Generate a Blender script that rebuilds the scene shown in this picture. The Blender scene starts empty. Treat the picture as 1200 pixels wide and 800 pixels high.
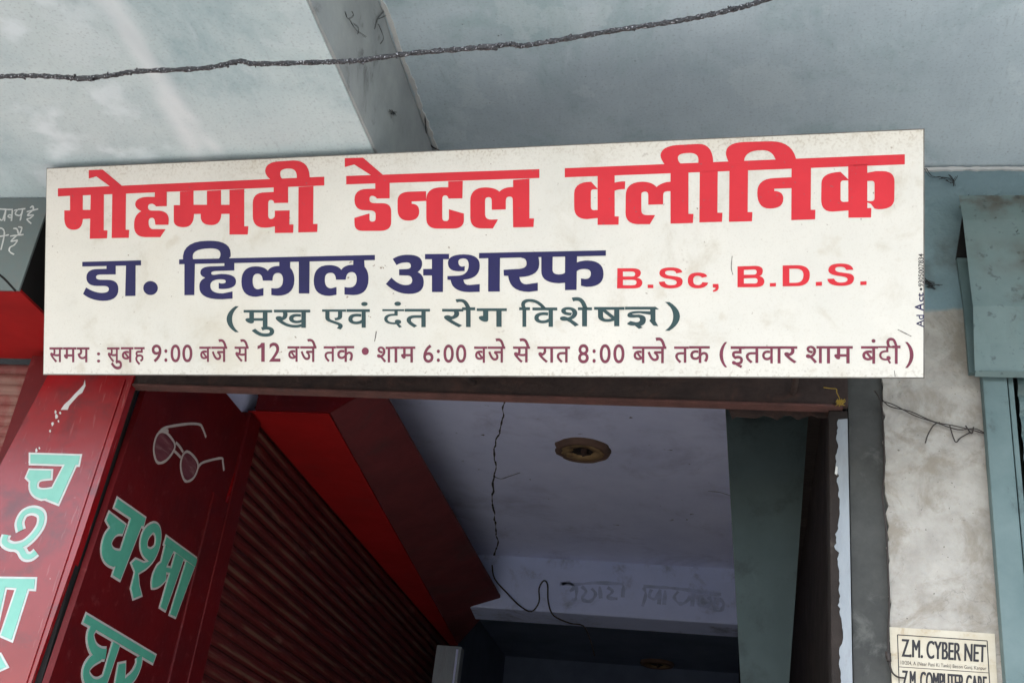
import bpy, bmesh, math, random
from mathutils import Vector, Matrix, noise
from mathutils.geometry import tessellate_polygon
random.seed(7)
S = bpy.context.scene
COL = S.collection
R = math.radians

# ------------------------------------------------------------------ camera
FPX = 1388.0                                   # focal length for a 1200 px wide frame
RX = Vector((0.97929, 0.02021, -0.20142))      # world X, Y, Z seen in camera axes (right, down, forward)
RY = Vector((0.16874, 0.46874, 0.86706))
RZ = Vector((0.11197, -0.88308, 0.45566))
EYE = Vector((0, 0, 1.6))
cam = bpy.data.cameras.new('camera'); camo = bpy.data.objects.new('camera', cam); COL.objects.link(camo)
cam.sensor_width = 36; cam.lens = FPX / 1200 * 36; cam.clip_start = 0.05; cam.clip_end = 2000
cr = Vector((RX[0], RY[0], RZ[0])); cd = Vector((RX[1], RY[1], RZ[1])); cf = Vector((RX[2], RY[2], RZ[2]))
cf.normalize(); cr = (cr - cf * cr.dot(cf)).normalized(); up = cr.cross(cf)
m3 = Matrix((cr, up, -cf)).transposed()
camo.matrix_world = Matrix.Translation(EYE) @ m3.to_4x4()
S.camera = camo

# ------------------------------------------------------------------ sky, sun, exposure
w = bpy.data.worlds.new('World'); S.world = w; w.use_nodes = True
nt = w.node_tree; nt.nodes.clear()
sky = nt.nodes.new('ShaderNodeTexSky'); sky.sky_type = 'NISHITA'; sky.sun_disc = False
sky.sun_elevation = R(52); sky.sun_rotation = R(195); sky.air_density = 1.0; sky.dust_density = 3.0
bg = nt.nodes.new('ShaderNodeBackground'); bg.inputs[1].default_value = 0.13
wo = nt.nodes.new('ShaderNodeOutputWorld')
nt.links.new(sky.outputs[0], bg.inputs[0]); nt.links.new(bg.outputs[0], wo.inputs[0])
sun = bpy.data.lights.new('sun', 'SUN'); sun.energy = 1.5; sun.angle = R(12); sun.color = (1, .96, .90)
suno = bpy.data.objects.new('sun', sun); COL.objects.link(suno)
suno.rotation_euler = Vector((math.sin(R(15)) * math.cos(R(52)), math.cos(R(15)) * math.cos(R(52)), -math.sin(R(52)))).to_track_quat('-Z', 'Y').to_euler()
S.view_settings.view_transform = 'Standard'; S.view_settings.look = 'None'
S.view_settings.exposure = 2.24; S.view_settings.gamma = 1
S.render.resolution_x = 1024; S.render.resolution_y = 682

# ------------------------------------------------------------------ survey: a sight line from the eye met with a wall, ceiling or board plane
def ray(px, py):
    v = Vector((px - 600, py - 400, FPX)); return Vector((RX.dot(v), RY.dot(v), RZ.dot(v)))
def onX(px, py, X): r = ray(px, py); return EYE + r * (X / r.x)
def onY(px, py, Y): r = ray(px, py); return EYE + r * (Y / r.y)
def onZ(px, py, Z): r = ray(px, py); return EYE + r * ((Z - EYE.z) / r.z)

class Plane:
    """a flat face of something: origin, in-plane axes u (right) v (up), outward normal n"""
    def __init__(s, o, u, n):
        s.o = Vector(o); s.n = Vector(n).normalized(); s.u = Vector(u); s.u = (s.u - s.n * s.u.dot(s.n)).normalized(); s.v = s.n.cross(s.u)
    def hit(s, px, py):
        r = ray(px, py); t = (s.o - EYE).dot(s.n) / r.dot(s.n); p = EYE + r * t - s.o
        return (p.dot(s.u), p.dot(s.v))
    def at(s, a, b, h=0): return s.o + s.u * a + s.v * b + s.n * h

# ------------------------------------------------------------------ materials
def N(nt, t, **k):
    n = nt.nodes.new('ShaderNode' + t)
    for a, b in k.items(): setattr(n, a, b)
    return n
MATS = {}
def mat(name, base, alt=None, scale=6, rough=.8, spec=.3, bump=.15, bscale=60, stain=None, sscale=3, slo=.5, shi=.72, specks=None, spk=.68, pscale=90, metal=0, stretch=(1, 1, 1), detail=8, hook=None, bdist=.01):
    if name in MATS: return MATS[name]
    m = bpy.data.materials.new(name); m.use_nodes = True; nt = m.node_tree; L = nt.links.new
    b = nt.nodes['Principled BSDF']
    tc = N(nt, 'TexCoord'); mp = N(nt, 'Mapping'); mp.inputs['Scale'].default_value = stretch; L(tc.outputs['Object'], mp.inputs[0])
    c4 = lambda c: (*c, 1)
    n1 = N(nt, 'TexNoise'); n1.inputs['Scale'].default_value = scale; n1.inputs['Detail'].default_value = detail; n1.inputs['Roughness'].default_value = .65; L(mp.outputs[0], n1.inputs[0])
    r1 = N(nt, 'ValToRGB'); r1.color_ramp.elements[0].position = .32; r1.color_ramp.elements[1].position = .68
    r1.color_ramp.elements[0].color = c4(base); r1.color_ramp.elements[1].color = c4(alt or tuple(x * .8 for x in base)); L(n1.outputs[0], r1.inputs[0])
    col = r1.outputs[0]
    def over(col, fac, colour):
        mx = N(nt, 'Mix', data_type='RGBA'); L(fac, mx.inputs[0]); L(col, mx.inputs[6]); mx.inputs[7].default_value = c4(colour); return mx.outputs[2]
    def ramp(src, lo, hi, top=1):
        q = N(nt, 'MapRange', interpolation_type='SMOOTHSTEP'); q.inputs[1].default_value = lo; q.inputs[2].default_value = hi; q.inputs[4].default_value = top; L(src, q.inputs[0]); return q.outputs[0]
    if stain:
        n2 = N(nt, 'TexNoise'); n2.inputs['Scale'].default_value = sscale; n2.inputs['Detail'].default_value = 10; n2.inputs['Roughness'].default_value = .7; n2.inputs['Distortion'].default_value = .4
        L(mp.outputs[0], n2.inputs[0]); col = over(col, ramp(n2.outputs[0], slo, shi, .85), stain)
    if specks:
        n3 = N(nt, 'TexNoise'); n3.inputs['Scale'].default_value = pscale; n3.inputs['Detail'].default_value = 3; L(tc.outputs['Object'], n3.inputs[0]); col = over(col, ramp(n3.outputs[0], spk, spk + .06), specks)
    if hook: col = hook(nt, L, tc, col, over, ramp)
    L(col, b.inputs['Base Color'])
    b.inputs['Metallic'].default_value = metal; b.inputs['Specular IOR Level'].default_value = spec
    nr = N(nt, 'MapRange'); nr.inputs[3].default_value = max(.02, rough - .12); nr.inputs[4].default_value = min(1, rough + .12); L(n1.outputs[0], nr.inputs[0]); L(nr.outputs[0], b.inputs['Roughness'])
    if bump:
        nb = N(nt, 'TexNoise'); nb.inputs['Scale'].default_value = bscale; nb.inputs['Detail'].default_value = 6; L(mp.outputs[0], nb.inputs[0])
        bp = N(nt, 'Bump'); bp.inputs['Strength'].default_value = bump; bp.inputs['Distance'].default_value = bdist; L(nb.outputs[0], bp.inputs['Height']); L(bp.outputs[0], b.inputs['Normal'])
    MATS[name] = m; return m

def sep(nt, L, tc):
    s = N(nt, 'SeparateXYZ'); L(tc.outputs['Object'], s.inputs[0]); return s
def mth(nt, L, op, a, b=None, c=None):
    n = N(nt, 'Math', operation=op)
    for i, v in enumerate((a, b, c)):
        if v is None: continue
        if isinstance(v, (int, float)): n.inputs[i].default_value = v
        else: L(v, n.inputs[i])
    return n.outputs[0]
def wob(nt, L, tc, sc, det=5):
    n = N(nt, 'TexNoise'); n.inputs['Scale'].default_value = sc; n.inputs['Detail'].default_value = det; L(tc.outputs['Object'], n.inputs[0])
    return mth(nt, L, 'SUBTRACT', n.outputs[0], .5)

# ------------------------------------------------------------------ object helpers
def thing(name, label, cat, loc=(0, 0, 0), group=None):
    o = bpy.data.objects.new(name, None); COL.objects.link(o); o.location = loc; o.empty_display_size = .1
    o['label'] = label; o['category'] = cat
    if group: o['group'] = group
    return o
def origin(o):
    v = Vector((0, 0, 0))
    while o: v += o.location; o = o.parent
    return v
def link(name, bm, m, parent=None, smooth=False, loc=None):
    me = bpy.data.meshes.new(name)
    base = origin(parent) if parent else Vector(loc or (0, 0, 0))
    for v in bm.verts: v.co -= base
    bm.normal_update(); bm.to_mesh(me); bm.free()
    if smooth:
        for p in me.polygons: p.use_smooth = True
    me.materials.append(m); o = bpy.data.objects.new(name, me); COL.objects.link(o)
    if parent: o.parent = parent
    else: o.location = base
    return o
def tag(o, label, cat, group=None):
    o['label'] = label; o['category'] = cat
    if group: o['group'] = group
    return o
def box(bm, x0, x1, y0, y1, z0, z1, bev=0):
    t = bmesh.new()
    vs = [t.verts.new((x, y, z)) for x in (x0, x1) for y in (y0, y1) for z in (z0, z1)]
    for f in ((0, 1, 3, 2), (4, 6, 7, 5), (0, 4, 5, 1), (2, 3, 7, 6), (0, 2, 6, 4), (1, 5, 7, 3)): t.faces.new([vs[i] for i in f])
    bmesh.ops.recalc_face_normals(t, faces=t.faces)
    if bev: bmesh.ops.bevel(t, geom=t.edges[:], offset=bev, segments=2, affect='EDGES', profile=.6)
    me = bpy.data.meshes.new('t'); t.to_mesh(me); t.free(); bm.from_mesh(me); bpy.data.meshes.remove(me)
def boxes(*bs):
    bm = bmesh.new()
    for b in bs: box(bm, *b)
    return bm
def hexa(bm, p):
    """eight corners: four of one face, four of the opposite face"""
    vs = [bm.verts.new(q) for q in p]
    fs = [bm.faces.new([vs[i] for i in f]) for f in ((0, 1, 2, 3), (7, 6, 5, 4), (0, 4, 5, 1), (1, 5, 6, 2), (2, 6, 7, 3), (3, 7, 4, 0))]
    bmesh.ops.recalc_face_normals(bm, faces=fs)
def expand(pts):
    """corners stay; points flagged with a third entry pull the outline round like quadratic control points"""
    P = []; n = len(pts)
    for i, p in enumerate(pts):
        P.append((p[0], p[1], len(p) > 2))
        q = pts[(i + 1) % n]
        if len(p) > 2 and len(q) > 2: P.append(((p[0] + q[0]) / 2, (p[1] + q[1]) / 2, False))
    k = next(i for i, p in enumerate(P) if not p[2]); P = P[k:] + P[:k]; out = []; n = len(P)
    for i, p in enumerate(P):
        if not p[2]: out.append((p[0], p[1]))
        else:
            a = P[i - 1]; b = P[(i + 1) % n]
            for s in range(1, 7):
                t = s / 7; out.append(((1 - t) ** 2 * a[0] + 2 * t * (1 - t) * p[0] + t * t * b[0], (1 - t) ** 2 * a[1] + 2 * t * (1 - t) * p[1] + t * t * b[1]))
    return out
def area(p): return sum(p[i - 1][0] * p[i][1] - p[i][0] * p[i - 1][1] for i in range(len(p))) / 2
def grow(p, d):
    s = 1 if area(p) > 0 else -1; out = []; n = len(p)
    for i in range(n):
        a, b, c = Vector(p[i - 1]), Vector(p[i]), Vector(p[(i + 1) % n])
        e, g = b - a, c - b
        if e.length < 1e-9 or g.length < 1e-9: out.append(tuple(b)); continue
        e.normalize(); g.normalize(); q = Vector((e.y + g.y, -e.x - g.x))
        if q.length < 1e-6: out.append(tuple(b)); continue
        q.normalize(); k = 1 / max(.5, q.dot(Vector((e.y, -e.x)))); q = q * (s * d * k); out.append((b.x + q.x, b.y + q.y))
    return out
def fill(bm, loops, at, h0, h1):
    """flat piece with outline loops[0] and holes loops[1:], standing from height h0 to h1 off the face"""
    L = []
    for i, l in enumerate(loops):
        if (area(l) > 0) != (i == 0): l = l[::-1]
        L.append(l)
    tris = tessellate_polygon([[Vector((a, b, 0)) for a, b in l] for l in L])
    flat = [q for l in L for q in l]
    top = [bm.verts.new(at(a, b, h1)) for a, b in flat]
    for t in tris:
        try:
            v = [flat[i] for i in t]
            s = (v[1][0] - v[0][0]) * (v[2][1] - v[0][1]) - (v[2][0] - v[0][0]) * (v[1][1] - v[0][1])
            bm.faces.new([top[i] for i in (t if s > 0 else t[::-1])])
        except ValueError: pass
    bot = [bm.verts.new(at(a, b, h0)) for a, b in flat]; k = 0
    for l in L:
        n = len(l)
        for i in range(n):
            j = (i + 1) % n
            try: bm.faces.new((bot[k + i], bot[k + j], top[k + j], top[k + i]))
            except ValueError: pass
        k += n
def smooth_line(pts, n=5, closed=False):
    out = []; m = len(pts)
    g = (lambda i: pts[i % m]) if closed else (lambda i: pts[max(0, min(m - 1, i))])
    for i in range(m if closed else m - 1):
        p0, p1, p2, p3 = [Vector(g(i + k)) for k in (-1, 0, 1, 2)]
        for s in range(n):
            t = s / n; out.append(.5 * (2 * p1 + (p2 - p0) * t + (2 * p0 - 5 * p1 + 4 * p2 - p3) * t * t + (3 * p1 - p0 - 3 * p2 + p3) * t ** 3))
    if not closed: out.append(Vector(pts[-1]))
    return out
def brush(bm, pts, w, at, h0, h1, closed=False, jit=0):
    """a painted stroke along pts (in face coordinates), w = half width"""
    c = smooth_line([Vector(p) for p in pts], 5, closed); n = len(c); A, B = [], []
    for i in range(n):
        t = (c[(i + 1) % n] - c[i - 1]) if closed else (c[min(n - 1, i + 1)] - c[max(0, i - 1)])
        if t.length < 1e-9: t = Vector((1, 0))
        t.normalize(); q = Vector((-t.y, t.x)) * w * (1 + jit * 1.6 * noise.noise(Vector((i * .45, w * 999, n)))); A.append(c[i] + q); B.append(c[i] - q)
    va = [bm.verts.new(at(p.x, p.y, h1)) for p in A]; vb = [bm.verts.new(at(p.x, p.y, h1)) for p in B]
    wa = [bm.verts.new(at(p.x, p.y, h0)) for p in A]; wb = [bm.verts.new(at(p.x, p.y, h0)) for p in B]
    for i in range(n if closed else n - 1):
        j = (i + 1) % n
        for q in ((va[i], vb[i], vb[j], va[j]), (va[i], va[j], wa[j], wa[i]), (vb[j], vb[i], wb[i], wb[j])): bm.faces.new(q)
def tube(bm, pts, r, sides=8, rough=0, n=4, seed=0, twist=0):
    c = smooth_line([Vector(p) for p in pts], n); rings = []; prev = None
    for i, p in enumerate(c):
        t = (c[min(len(c) - 1, i + 1)] - c[max(0, i - 1)]).normalized()
        a = prev if prev else (Vector((0, 0, 1)) if abs(t.z) < .9 else Vector((1, 0, 0)))
        a = (a - t * a.dot(t)).normalized(); prev = a; b = t.cross(a); ring = []
        for k in range(sides):
            an = 2 * math.pi * k / sides; q = a * math.cos(an) + b * math.sin(an)
            rr = r * (1 + rough * (noise.noise(Vector((i * .37 + seed, k * .9, seed))) + .6 * noise.noise(Vector((i * 1.3, k * 2.1, seed + 9)))))
            if twist: rr *= 1 + .17 * math.cos(2 * an + i * twist)
            ring.append(bm.verts.new(p + q * rr))
        rings.append(ring)
    for i in range(len(rings) - 1):
        for k in range(sides): bm.faces.new((rings[i][k], rings[i][(k + 1) % sides], rings[i + 1][(k + 1) % sides], rings[i + 1][k]))
    bm.faces.new(rings[0][::-1]); bm.faces.new(rings[-1])
    bmesh.ops.recalc_face_normals(bm, faces=bm.faces[:])

# glyph outlines come from Blender's own built-in lettering
GL = {}
def glyph(s, wt=0):
    k = (s, wt)
    if k not in GL:
        cu = bpy.data.curves.new('lettering', 'FONT'); cu.body = s; cu.size = 1; cu.offset = wt; cu.resolution_u = 5
        o = bpy.data.objects.new('lettering', cu); COL.objects.link(o)
        dg = bpy.context.evaluated_depsgraph_get(); dg.update(); me = o.evaluated_get(dg).to_mesh()
        v = [(q.co.x, q.co.y) for q in me.vertices]; f = [list(p.vertices) for p in me.polygons]
        o.evaluated_get(dg).to_mesh_clear(); bpy.data.objects.remove(o); bpy.data.curves.remove(cu)
        xs = [a for a, b in v]; ys = [b for a, b in v]; x0, x1, y0, y1 = min(xs), max(xs), min(ys), max(ys)
        GL[k] = ([((a - x0) / (x1 - x0), (b - y0) / (y1 - y0)) for a, b in v], f)
    return GL[k]
def letters(bm, s, quad, pl, h, wt=0):
    """write s into a quad given as bottom-left, bottom-right, top-right, top-left sight lines on plane pl"""
    v, f = glyph(s, wt); q = [Vector(pl.hit(*p)) for p in quad]; vs = []
    for a, b in v:
        p = (q[0] * (1 - a) + q[1] * a) * (1 - b) + (q[3] * (1 - a) + q[2] * a) * b; vs.append(bm.verts.new(pl.at(p.x, p.y, h)))
    for t in f:
        fc = bm.faces.new([vs[i] for i in t]); fc.normal_update()
        if fc.normal.dot(pl.n) < 0: fc.normal_flip()

# ------------------------------------------------------------------ material set
ASPH = mat('dusty_road', (.30, .29, .275), (.22, .215, .205), scale=.6, rough=.95, bump=.3, bscale=40)
def soffit_hook(nt, L, tc, col, over, ramp):
    s = sep(nt, L, tc); n = wob(nt, L, tc, 7); n2 = wob(nt, L, tc, 1.6, 3)
    for (x0, sl, wd, st, colr) in ((-1.455, -.10, .013, .85, (.78, .84, .84)), (-1.488, .05, .018, .7, (.76, .83, .83)), (-1.43, -.2, .016, .35, (.34, .44, .46)), (-2.10, .2, .014, .7, (.74, .82, .82))):
        t = mth(nt, L, 'MULTIPLY_ADD', s.outputs[1], sl, sl * .8 - x0)
        d = mth(nt, L, 'ABSOLUTE', mth(nt, L, 'ADD', mth(nt, L, 'ADD', s.outputs[0], t), mth(nt, L, 'ADD', mth(nt, L, 'MULTIPLY', n, .035), mth(nt, L, 'MULTIPLY', n2, .06))))
        f = ramp(mth(nt, L, 'SUBTRACT', 1, mth(nt, L, 'DIVIDE', d, wd * 3)), 0, 1, st)
        g = ramp(wob(nt, L, tc, 3.1, 4), -.12, .1)
        col = over(col, mth(nt, L, 'MULTIPLY', f, g), colr)
    w = ramp(wob(nt, L, tc, 5.5, 10), .02, .14, .9); left = ramp(mth(nt, L, 'SUBTRACT', -1.35, s.outputs[0]), 0, .4)
    return over(col, mth(nt, L, 'MULTIPLY', w, left), (.70, .80, .81))
def plasterlines(nt, L, tc, col, over, ramp):
    mp = N(nt, 'Mapping'); mp.inputs['Scale'].default_value = (9, 1.4, 1); mp.inputs['Rotation'].default_value = (0, 0, .5); L(tc.outputs['Object'], mp.inputs[0])
    n = N(nt, 'TexNoise'); n.inputs['Scale'].default_value = 7; n.inputs['Detail'].default_value = 10; n.inputs['Roughness'].default_value = .72; L(mp.outputs[0], n.inputs[0])
    col = over(col, ramp(n.outputs[0], .52, .70, .22), (.66, .74, .76)); col = over(col, ramp(mth(nt, L, 'SUBTRACT', 1, n.outputs[0]), .56, .74, .30), (.22, .27, .29))
    e = N(nt, 'TexNoise'); e.inputs['Scale'].default_value = 3.4; e.inputs['Detail'].default_value = 12; e.inputs['Roughness'].default_value = .62; L(tc.outputs['Object'], e.inputs[0])
    col = over(col, ramp(e.outputs[0], .575, .595, .28), (.64, .73, .74))
    g = wob(nt, L, tc, 130, 4); return over(col, ramp(g, .02, .25, .35), (.22, .26, .28))
def soffit_left(nt, L, tc, col, over, ramp): return soffit_hook(nt, L, tc, plasterlines(nt, L, tc, col, over, ramp), over, ramp)
SOFL = mat('whitewashed_soffit', (.60, .70, .685), (.48, .595, .60), scale=2.2, rough=.9, bump=.1, bscale=35, stain=(.26, .39, .42), sscale=2.1, slo=.46, shi=.75, hook=soffit_left)
SOFR = mat('grey_soffit', (.56, .665, .70), (.45, .54, .58), scale=2.5, rough=.9, bump=.12, bscale=45, stain=(.31, .44, .45), sscale=2.3, slo=.45, shi=.7, specks=(.06, .06, .06), spk=.745, pscale=34, hook=plasterlines)
STEP = mat('shaded_sooty_step', (.34, .37, .36), (.25, .275, .275), scale=5, rough=.95, bump=.2, stain=(.05, .05, .05), sscale=5, slo=.55, shi=.7)  # darker than the soffits: side shade put into the colour, plus soot stains
def pillar_hook(nt, L, tc, col, over, ramp):
    s = sep(nt, L, tc); n = wob(nt, L, tc, 9); n2 = wob(nt, L, tc, 30)
    z = mth(nt, L, 'ADD', s.outputs[2], mth(nt, L, 'ADD', mth(nt, L, 'MULTIPLY', n, .09), mth(nt, L, 'MULTIPLY', n2, .02)))
    dirt = ramp(mth(nt, L, 'SUBTRACT', .13, mth(nt, L, 'ABSOLUTE', mth(nt, L, 'SUBTRACT', z, 3.46))), 0, .13, .75)
    col = over(col, ramp(z, 3.285, 3.305), (.18, .265, .285))
    return over(col, mth(nt, L, 'MULTIPLY', dirt, ramp(wob(nt, L, tc, 14), -.2, .25)), (.075, .075, .07))
def plaster_hook(nt, L, tc, col, over, ramp):
    col = over(col, ramp(wob(nt, L, tc, 3.2, 9), .03, .16, .6), (.20, .185, .155))
    for sc, wd, st in ((11, .007, .35),):
        n = wob(nt, L, tc, sc, 7); col = over(col, mth(nt, L, 'MULTIPLY', ramp(mth(nt, L, 'SUBTRACT', wd, mth(nt, L, 'ABSOLUTE', n)), 0, wd, st), ramp(wob(nt, L, tc, 2.3, 3), .02, .12)), (.10, .09, .075))
    return pillar_hook(nt, L, tc, col, over, ramp)
PLAS = mat('old_plaster', (.43, .415, .37), (.32, .305, .27), scale=14, rough=.95, bump=.75, bscale=30, stain=(.25, .225, .18), sscale=8, slo=.46, shi=.64, specks=(.15, .14, .115), spk=.70, pscale=120, hook=plaster_hook, bdist=.016)
CORE = mat('sooty_concrete', (.075, .078, .072), (.045, .048, .046), scale=9, rough=.9, bump=.4, bscale=50, stain=(.12, .125, .115), sscale=9, slo=.55, shi=.72)
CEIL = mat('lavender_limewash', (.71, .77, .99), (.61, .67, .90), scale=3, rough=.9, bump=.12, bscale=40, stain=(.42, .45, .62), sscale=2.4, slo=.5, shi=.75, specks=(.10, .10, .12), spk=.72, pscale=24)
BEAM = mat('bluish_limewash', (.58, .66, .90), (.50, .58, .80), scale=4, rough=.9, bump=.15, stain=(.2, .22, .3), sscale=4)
DARKC = mat('shaded_limewash', (.14, .175, .245), (.10, .13, .19), scale=4, rough=.9, bump=.15)  # dark copy of the limewash, shade of the passage depth put into its colour
DBRN = mat('dark_brown_paint', (.03, .022, .018), (.017, .014, .012), scale=8, rough=.8, bump=.3, stain=(.055, .046, .038), sscale=7, slo=.58, shi=.72)
RUST = mat('rusty_steel', (.055, .036, .030), (.03, .022, .02), scale=14, rough=.85, bump=.35, bscale=70, stain=(.085, .045, .035), sscale=9, slo=.5, shi=.7)
RUSTB = mat('bounce_lit_rust', (.13, .058, .048), (.075, .038, .032), scale=16, rough=.85, bump=.4, bscale=80, stain=(.08, .05, .045), sscale=11, slo=.55, shi=.7)  # lighter copy of the rust, bounce light from the ground put into its colour
def sign_hook(nt, L, tc, col, over, ramp):
    s = sep(nt, L, tc); n = wob(nt, L, tc, 60, 6); n3 = wob(nt, L, tc, 5, 5)
    z = mth(nt, L, 'ADD', s.outputs[2], mth(nt, L, 'MULTIPLY', n3, .10))
    f = mth(nt, L, 'MULTIPLY', ramp(z, .44, .56, .55), ramp(wob(nt, L, tc, 150, 4), .0, .14))
    col = over(col, ramp(z, .455, .60, .5), (.50, .43, .31))
    col = over(col, f, (.30, .23, .15))
    z2 = mth(nt, L, 'ADD', s.outputs[2], mth(nt, L, 'MULTIPLY', n3, .03))
    col = over(col, mth(nt, L, 'MULTIPLY', ramp(mth(nt, L, 'SUBTRACT', .03, z2), 0, .03, .4), ramp(wob(nt, L, tc, 110, 5), .0, .2)), (.30, .25, .19))
    col = over(col, ramp(wob(nt, L, tc, 220, 4), .0, .26, .30), (.50, .46, .38)); col = over(col, ramp(wob(nt, L, tc, 13, 9), .12, .24, .35), (.46, .40, .29)); col = over(col, ramp(wob(nt, L, tc, 2.6, 11), .03, .22, .4), (.58, .54, .43)); n4 = wob(nt, L, tc, 38, 3); col = over(col, ramp(n4, .22, .30, .4), (.28, .23, .18))
    return col
SIGN = mat('weathered_vinyl_face', (.69, .675, .60), (.61, .605, .54), scale=3.2, rough=.5, spec=.3, bump=.12, bscale=7, stain=(.50, .465, .375), sscale=6, slo=.52, shi=.74, specks=(.26, .21, .16), spk=.72, pscale=70, hook=sign_hook)
EDGE = mat('sign_edge', (.20, .19, .17), (.11, .10, .09), scale=20, rough=.7)
VRED = mat('red_vinyl', (.62, .024, .036), (.55, .02, .032), scale=9, rough=.5, bump=0, specks=(.42, .05, .06), spk=.66, pscale=120)
VNAV = mat('navy_vinyl', (.015, .013, .088), (.013, .014, .068), scale=6, rough=.5, bump=0)
VGRN = mat('bottle_green_vinyl', (.03, .072, .074), (.027, .055, .06), scale=8, rough=.5, bump=0)
VMAR = mat('maroon_vinyl', (.19, .038, .07), (.145, .036, .055), scale=30, rough=.5, bump=0)
INK = mat('black_ink', (.02, .02, .022), (.03, .03, .035), scale=30, rough=.6, bump=0)
INKB = mat('blue_ink', (.03, .03, .10), (.02, .02, .05), scale=30, rough=.6, bump=0)
def scuffs(nt, L, tc, col, over, ramp):
    mp = N(nt, 'Mapping'); mp.inputs['Scale'].default_value = (40, 40, 5); mp.inputs['Rotation'].default_value = (.2, .5, .3); L(tc.outputs['Object'], mp.inputs[0])
    n = N(nt, 'TexNoise'); n.inputs['Scale'].default_value = 2.5; n.inputs['Detail'].default_value = 8; L(mp.outputs[0], n.inputs[0])
    col = over(col, ramp(n.outputs[0], .63, .70, .35), (.34, .12, .11))
    return over(col, ramp(wob(nt, L, tc, 9, 10), .06, .2, .6), (.10, .012, .013))
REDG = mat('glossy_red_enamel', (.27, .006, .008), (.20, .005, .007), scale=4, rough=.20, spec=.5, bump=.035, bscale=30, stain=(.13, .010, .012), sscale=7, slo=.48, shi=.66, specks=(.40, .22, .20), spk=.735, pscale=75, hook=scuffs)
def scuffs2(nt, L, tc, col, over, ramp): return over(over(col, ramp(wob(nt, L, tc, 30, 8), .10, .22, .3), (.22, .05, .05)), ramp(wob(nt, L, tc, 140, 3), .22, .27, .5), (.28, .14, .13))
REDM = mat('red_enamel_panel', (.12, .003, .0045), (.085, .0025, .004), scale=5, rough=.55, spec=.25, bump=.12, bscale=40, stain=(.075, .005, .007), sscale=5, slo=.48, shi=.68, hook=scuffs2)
REDH = mat('bounce_lit_red', (.36, .008, .008), (.27, .007, .007), scale=4, rough=.6, bump=.08, bscale=25, stain=(.22, .012, .012), sscale=3, slo=.52, shi=.75)  # brighter red for hood undersides, bounce light put into the colour
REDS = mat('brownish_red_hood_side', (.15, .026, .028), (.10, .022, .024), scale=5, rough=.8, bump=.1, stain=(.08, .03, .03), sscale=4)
def slat_hook(nt, L, tc, col, over, ramp):
    s = sep(nt, L, tc); z = mth(nt, L, 'FRACT', mth(nt, L, 'DIVIDE', mth(nt, L, 'SUBTRACT', s.outputs[2], .05), .052))
    mp = N(nt, 'Mapping'); mp.inputs['Scale'].default_value = (1, 1.2, 14); L(tc.outputs['Object'], mp.inputs[0])
    n = N(nt, 'TexNoise'); n.inputs['Scale'].default_value = 2.2; n.inputs['Detail'].default_value = 6; L(mp.outputs[0], n.inputs[0])
    d = mth(nt, L, 'ABSOLUTE', mth(nt, L, 'SUBTRACT', z, .36))
    col = over(col, mth(nt, L, 'MULTIPLY', ramp(mth(nt, L, 'SUBTRACT', .16, d), 0, .05), ramp(n.outputs[0], .44, .60, .75)), (.14, .075, .05))
    return over(col, ramp(mth(nt, L, 'SUBTRACT', .10, z), 0, .05, .9), (.02, .008, .007))
SLAT = mat('worn_red_slats', (.12, .014, .013), (.08, .011, .010), scale=5, rough=.6, bump=.15, bscale=50, stain=(.21, .10, .075), sscale=1.6, slo=.56, shi=.66, stretch=(1, .8, 2.2), hook=slat_hook)
SLATP = mat('dusty_red_slats', (.25, .075, .065), (.19, .055, .05), scale=5, rough=.75, bump=.15, bscale=50, stain=(.26, .16, .13), sscale=4, slo=.5, shi=.66)
def hoodr_hook(nt, L, tc, col, over, ramp):
    s = sep(nt, L, tc); n = wob(nt, L, tc, 6); z = mth(nt, L, 'ADD', s.outputs[2], mth(nt, L, 'MULTIPLY', n, .16))
    f = ramp(mth(nt, L, 'SUBTRACT', .10, mth(nt, L, 'ABSOLUTE', mth(nt, L, 'SUBTRACT', z, .47))), 0, .10, .8)
    col = over(col, mth(nt, L, 'MULTIPLY', ramp(z, .58, .70, .8), ramp(wob(nt, L, tc, 16, 8), -.1, .2)), (.17, .135, .095)); col = over(col, ramp(wob(nt, L, tc, 45, 6), .1, .2, .5), (.08, .10, .10))
    return over(col, mth(nt, L, 'MULTIPLY', f, ramp(wob(nt, L, tc, 9), -.18, .2)), (.15, .125, .09))
TEAL = mat('faded_teal_sheet', (.34, .45, .44), (.26, .37, .365), scale=5, rough=.6, spec=.35, bump=.15, bscale=14, stain=(.16, .15, .12), sscale=4.5, slo=.55, shi=.72, specks=(.04, .05, .05), spk=.70, pscale=36, hook=hoodr_hook)
TEALP = mat('teal_post_paint', (.135, .195, .193), (.10, .155, .155), scale=8, rough=.6, bump=.2, bscale=30, stain=(.06, .08, .08), sscale=8, slo=.55, shi=.7)
TEALG = mat('grey_teal_hood', (.13, .185, .185), (.16, .17, .16), scale=4, rough=.7, bump=.1, stain=(.19, .17, .15), sscale=4.5, slo=.5, shi=.72)
CURT = mat('dull_green_sheet', (.060, .085, .083), (.044, .064, .063), scale=4, rough=.75, bump=.1, bscale=16, stain=(.026, .035, .035), sscale=6, slo=.5, shi=.72)
WHITE = mat('chalky_white_paint', (.62, .63, .60), (.5, .52, .5), scale=12, rough=.8, bump=.1)
GREENP = mat('mint_green_paint', (.10, .40, .27), (.085, .34, .24), scale=14, rough=.5, bump=.1, bscale=40, stain=(.16, .45, .35), sscale=9, slo=.55, shi=.75)
MINTP = mat('pale_mint_paint', (.22, .52, .42), (.18, .46, .37), scale=14, rough=.4, bump=.12, bscale=30)
CREAM = mat('cream_brush_paint', (.55, .50, .46), (.48, .43, .4), scale=12, rough=.6, bump=.1)
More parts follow.
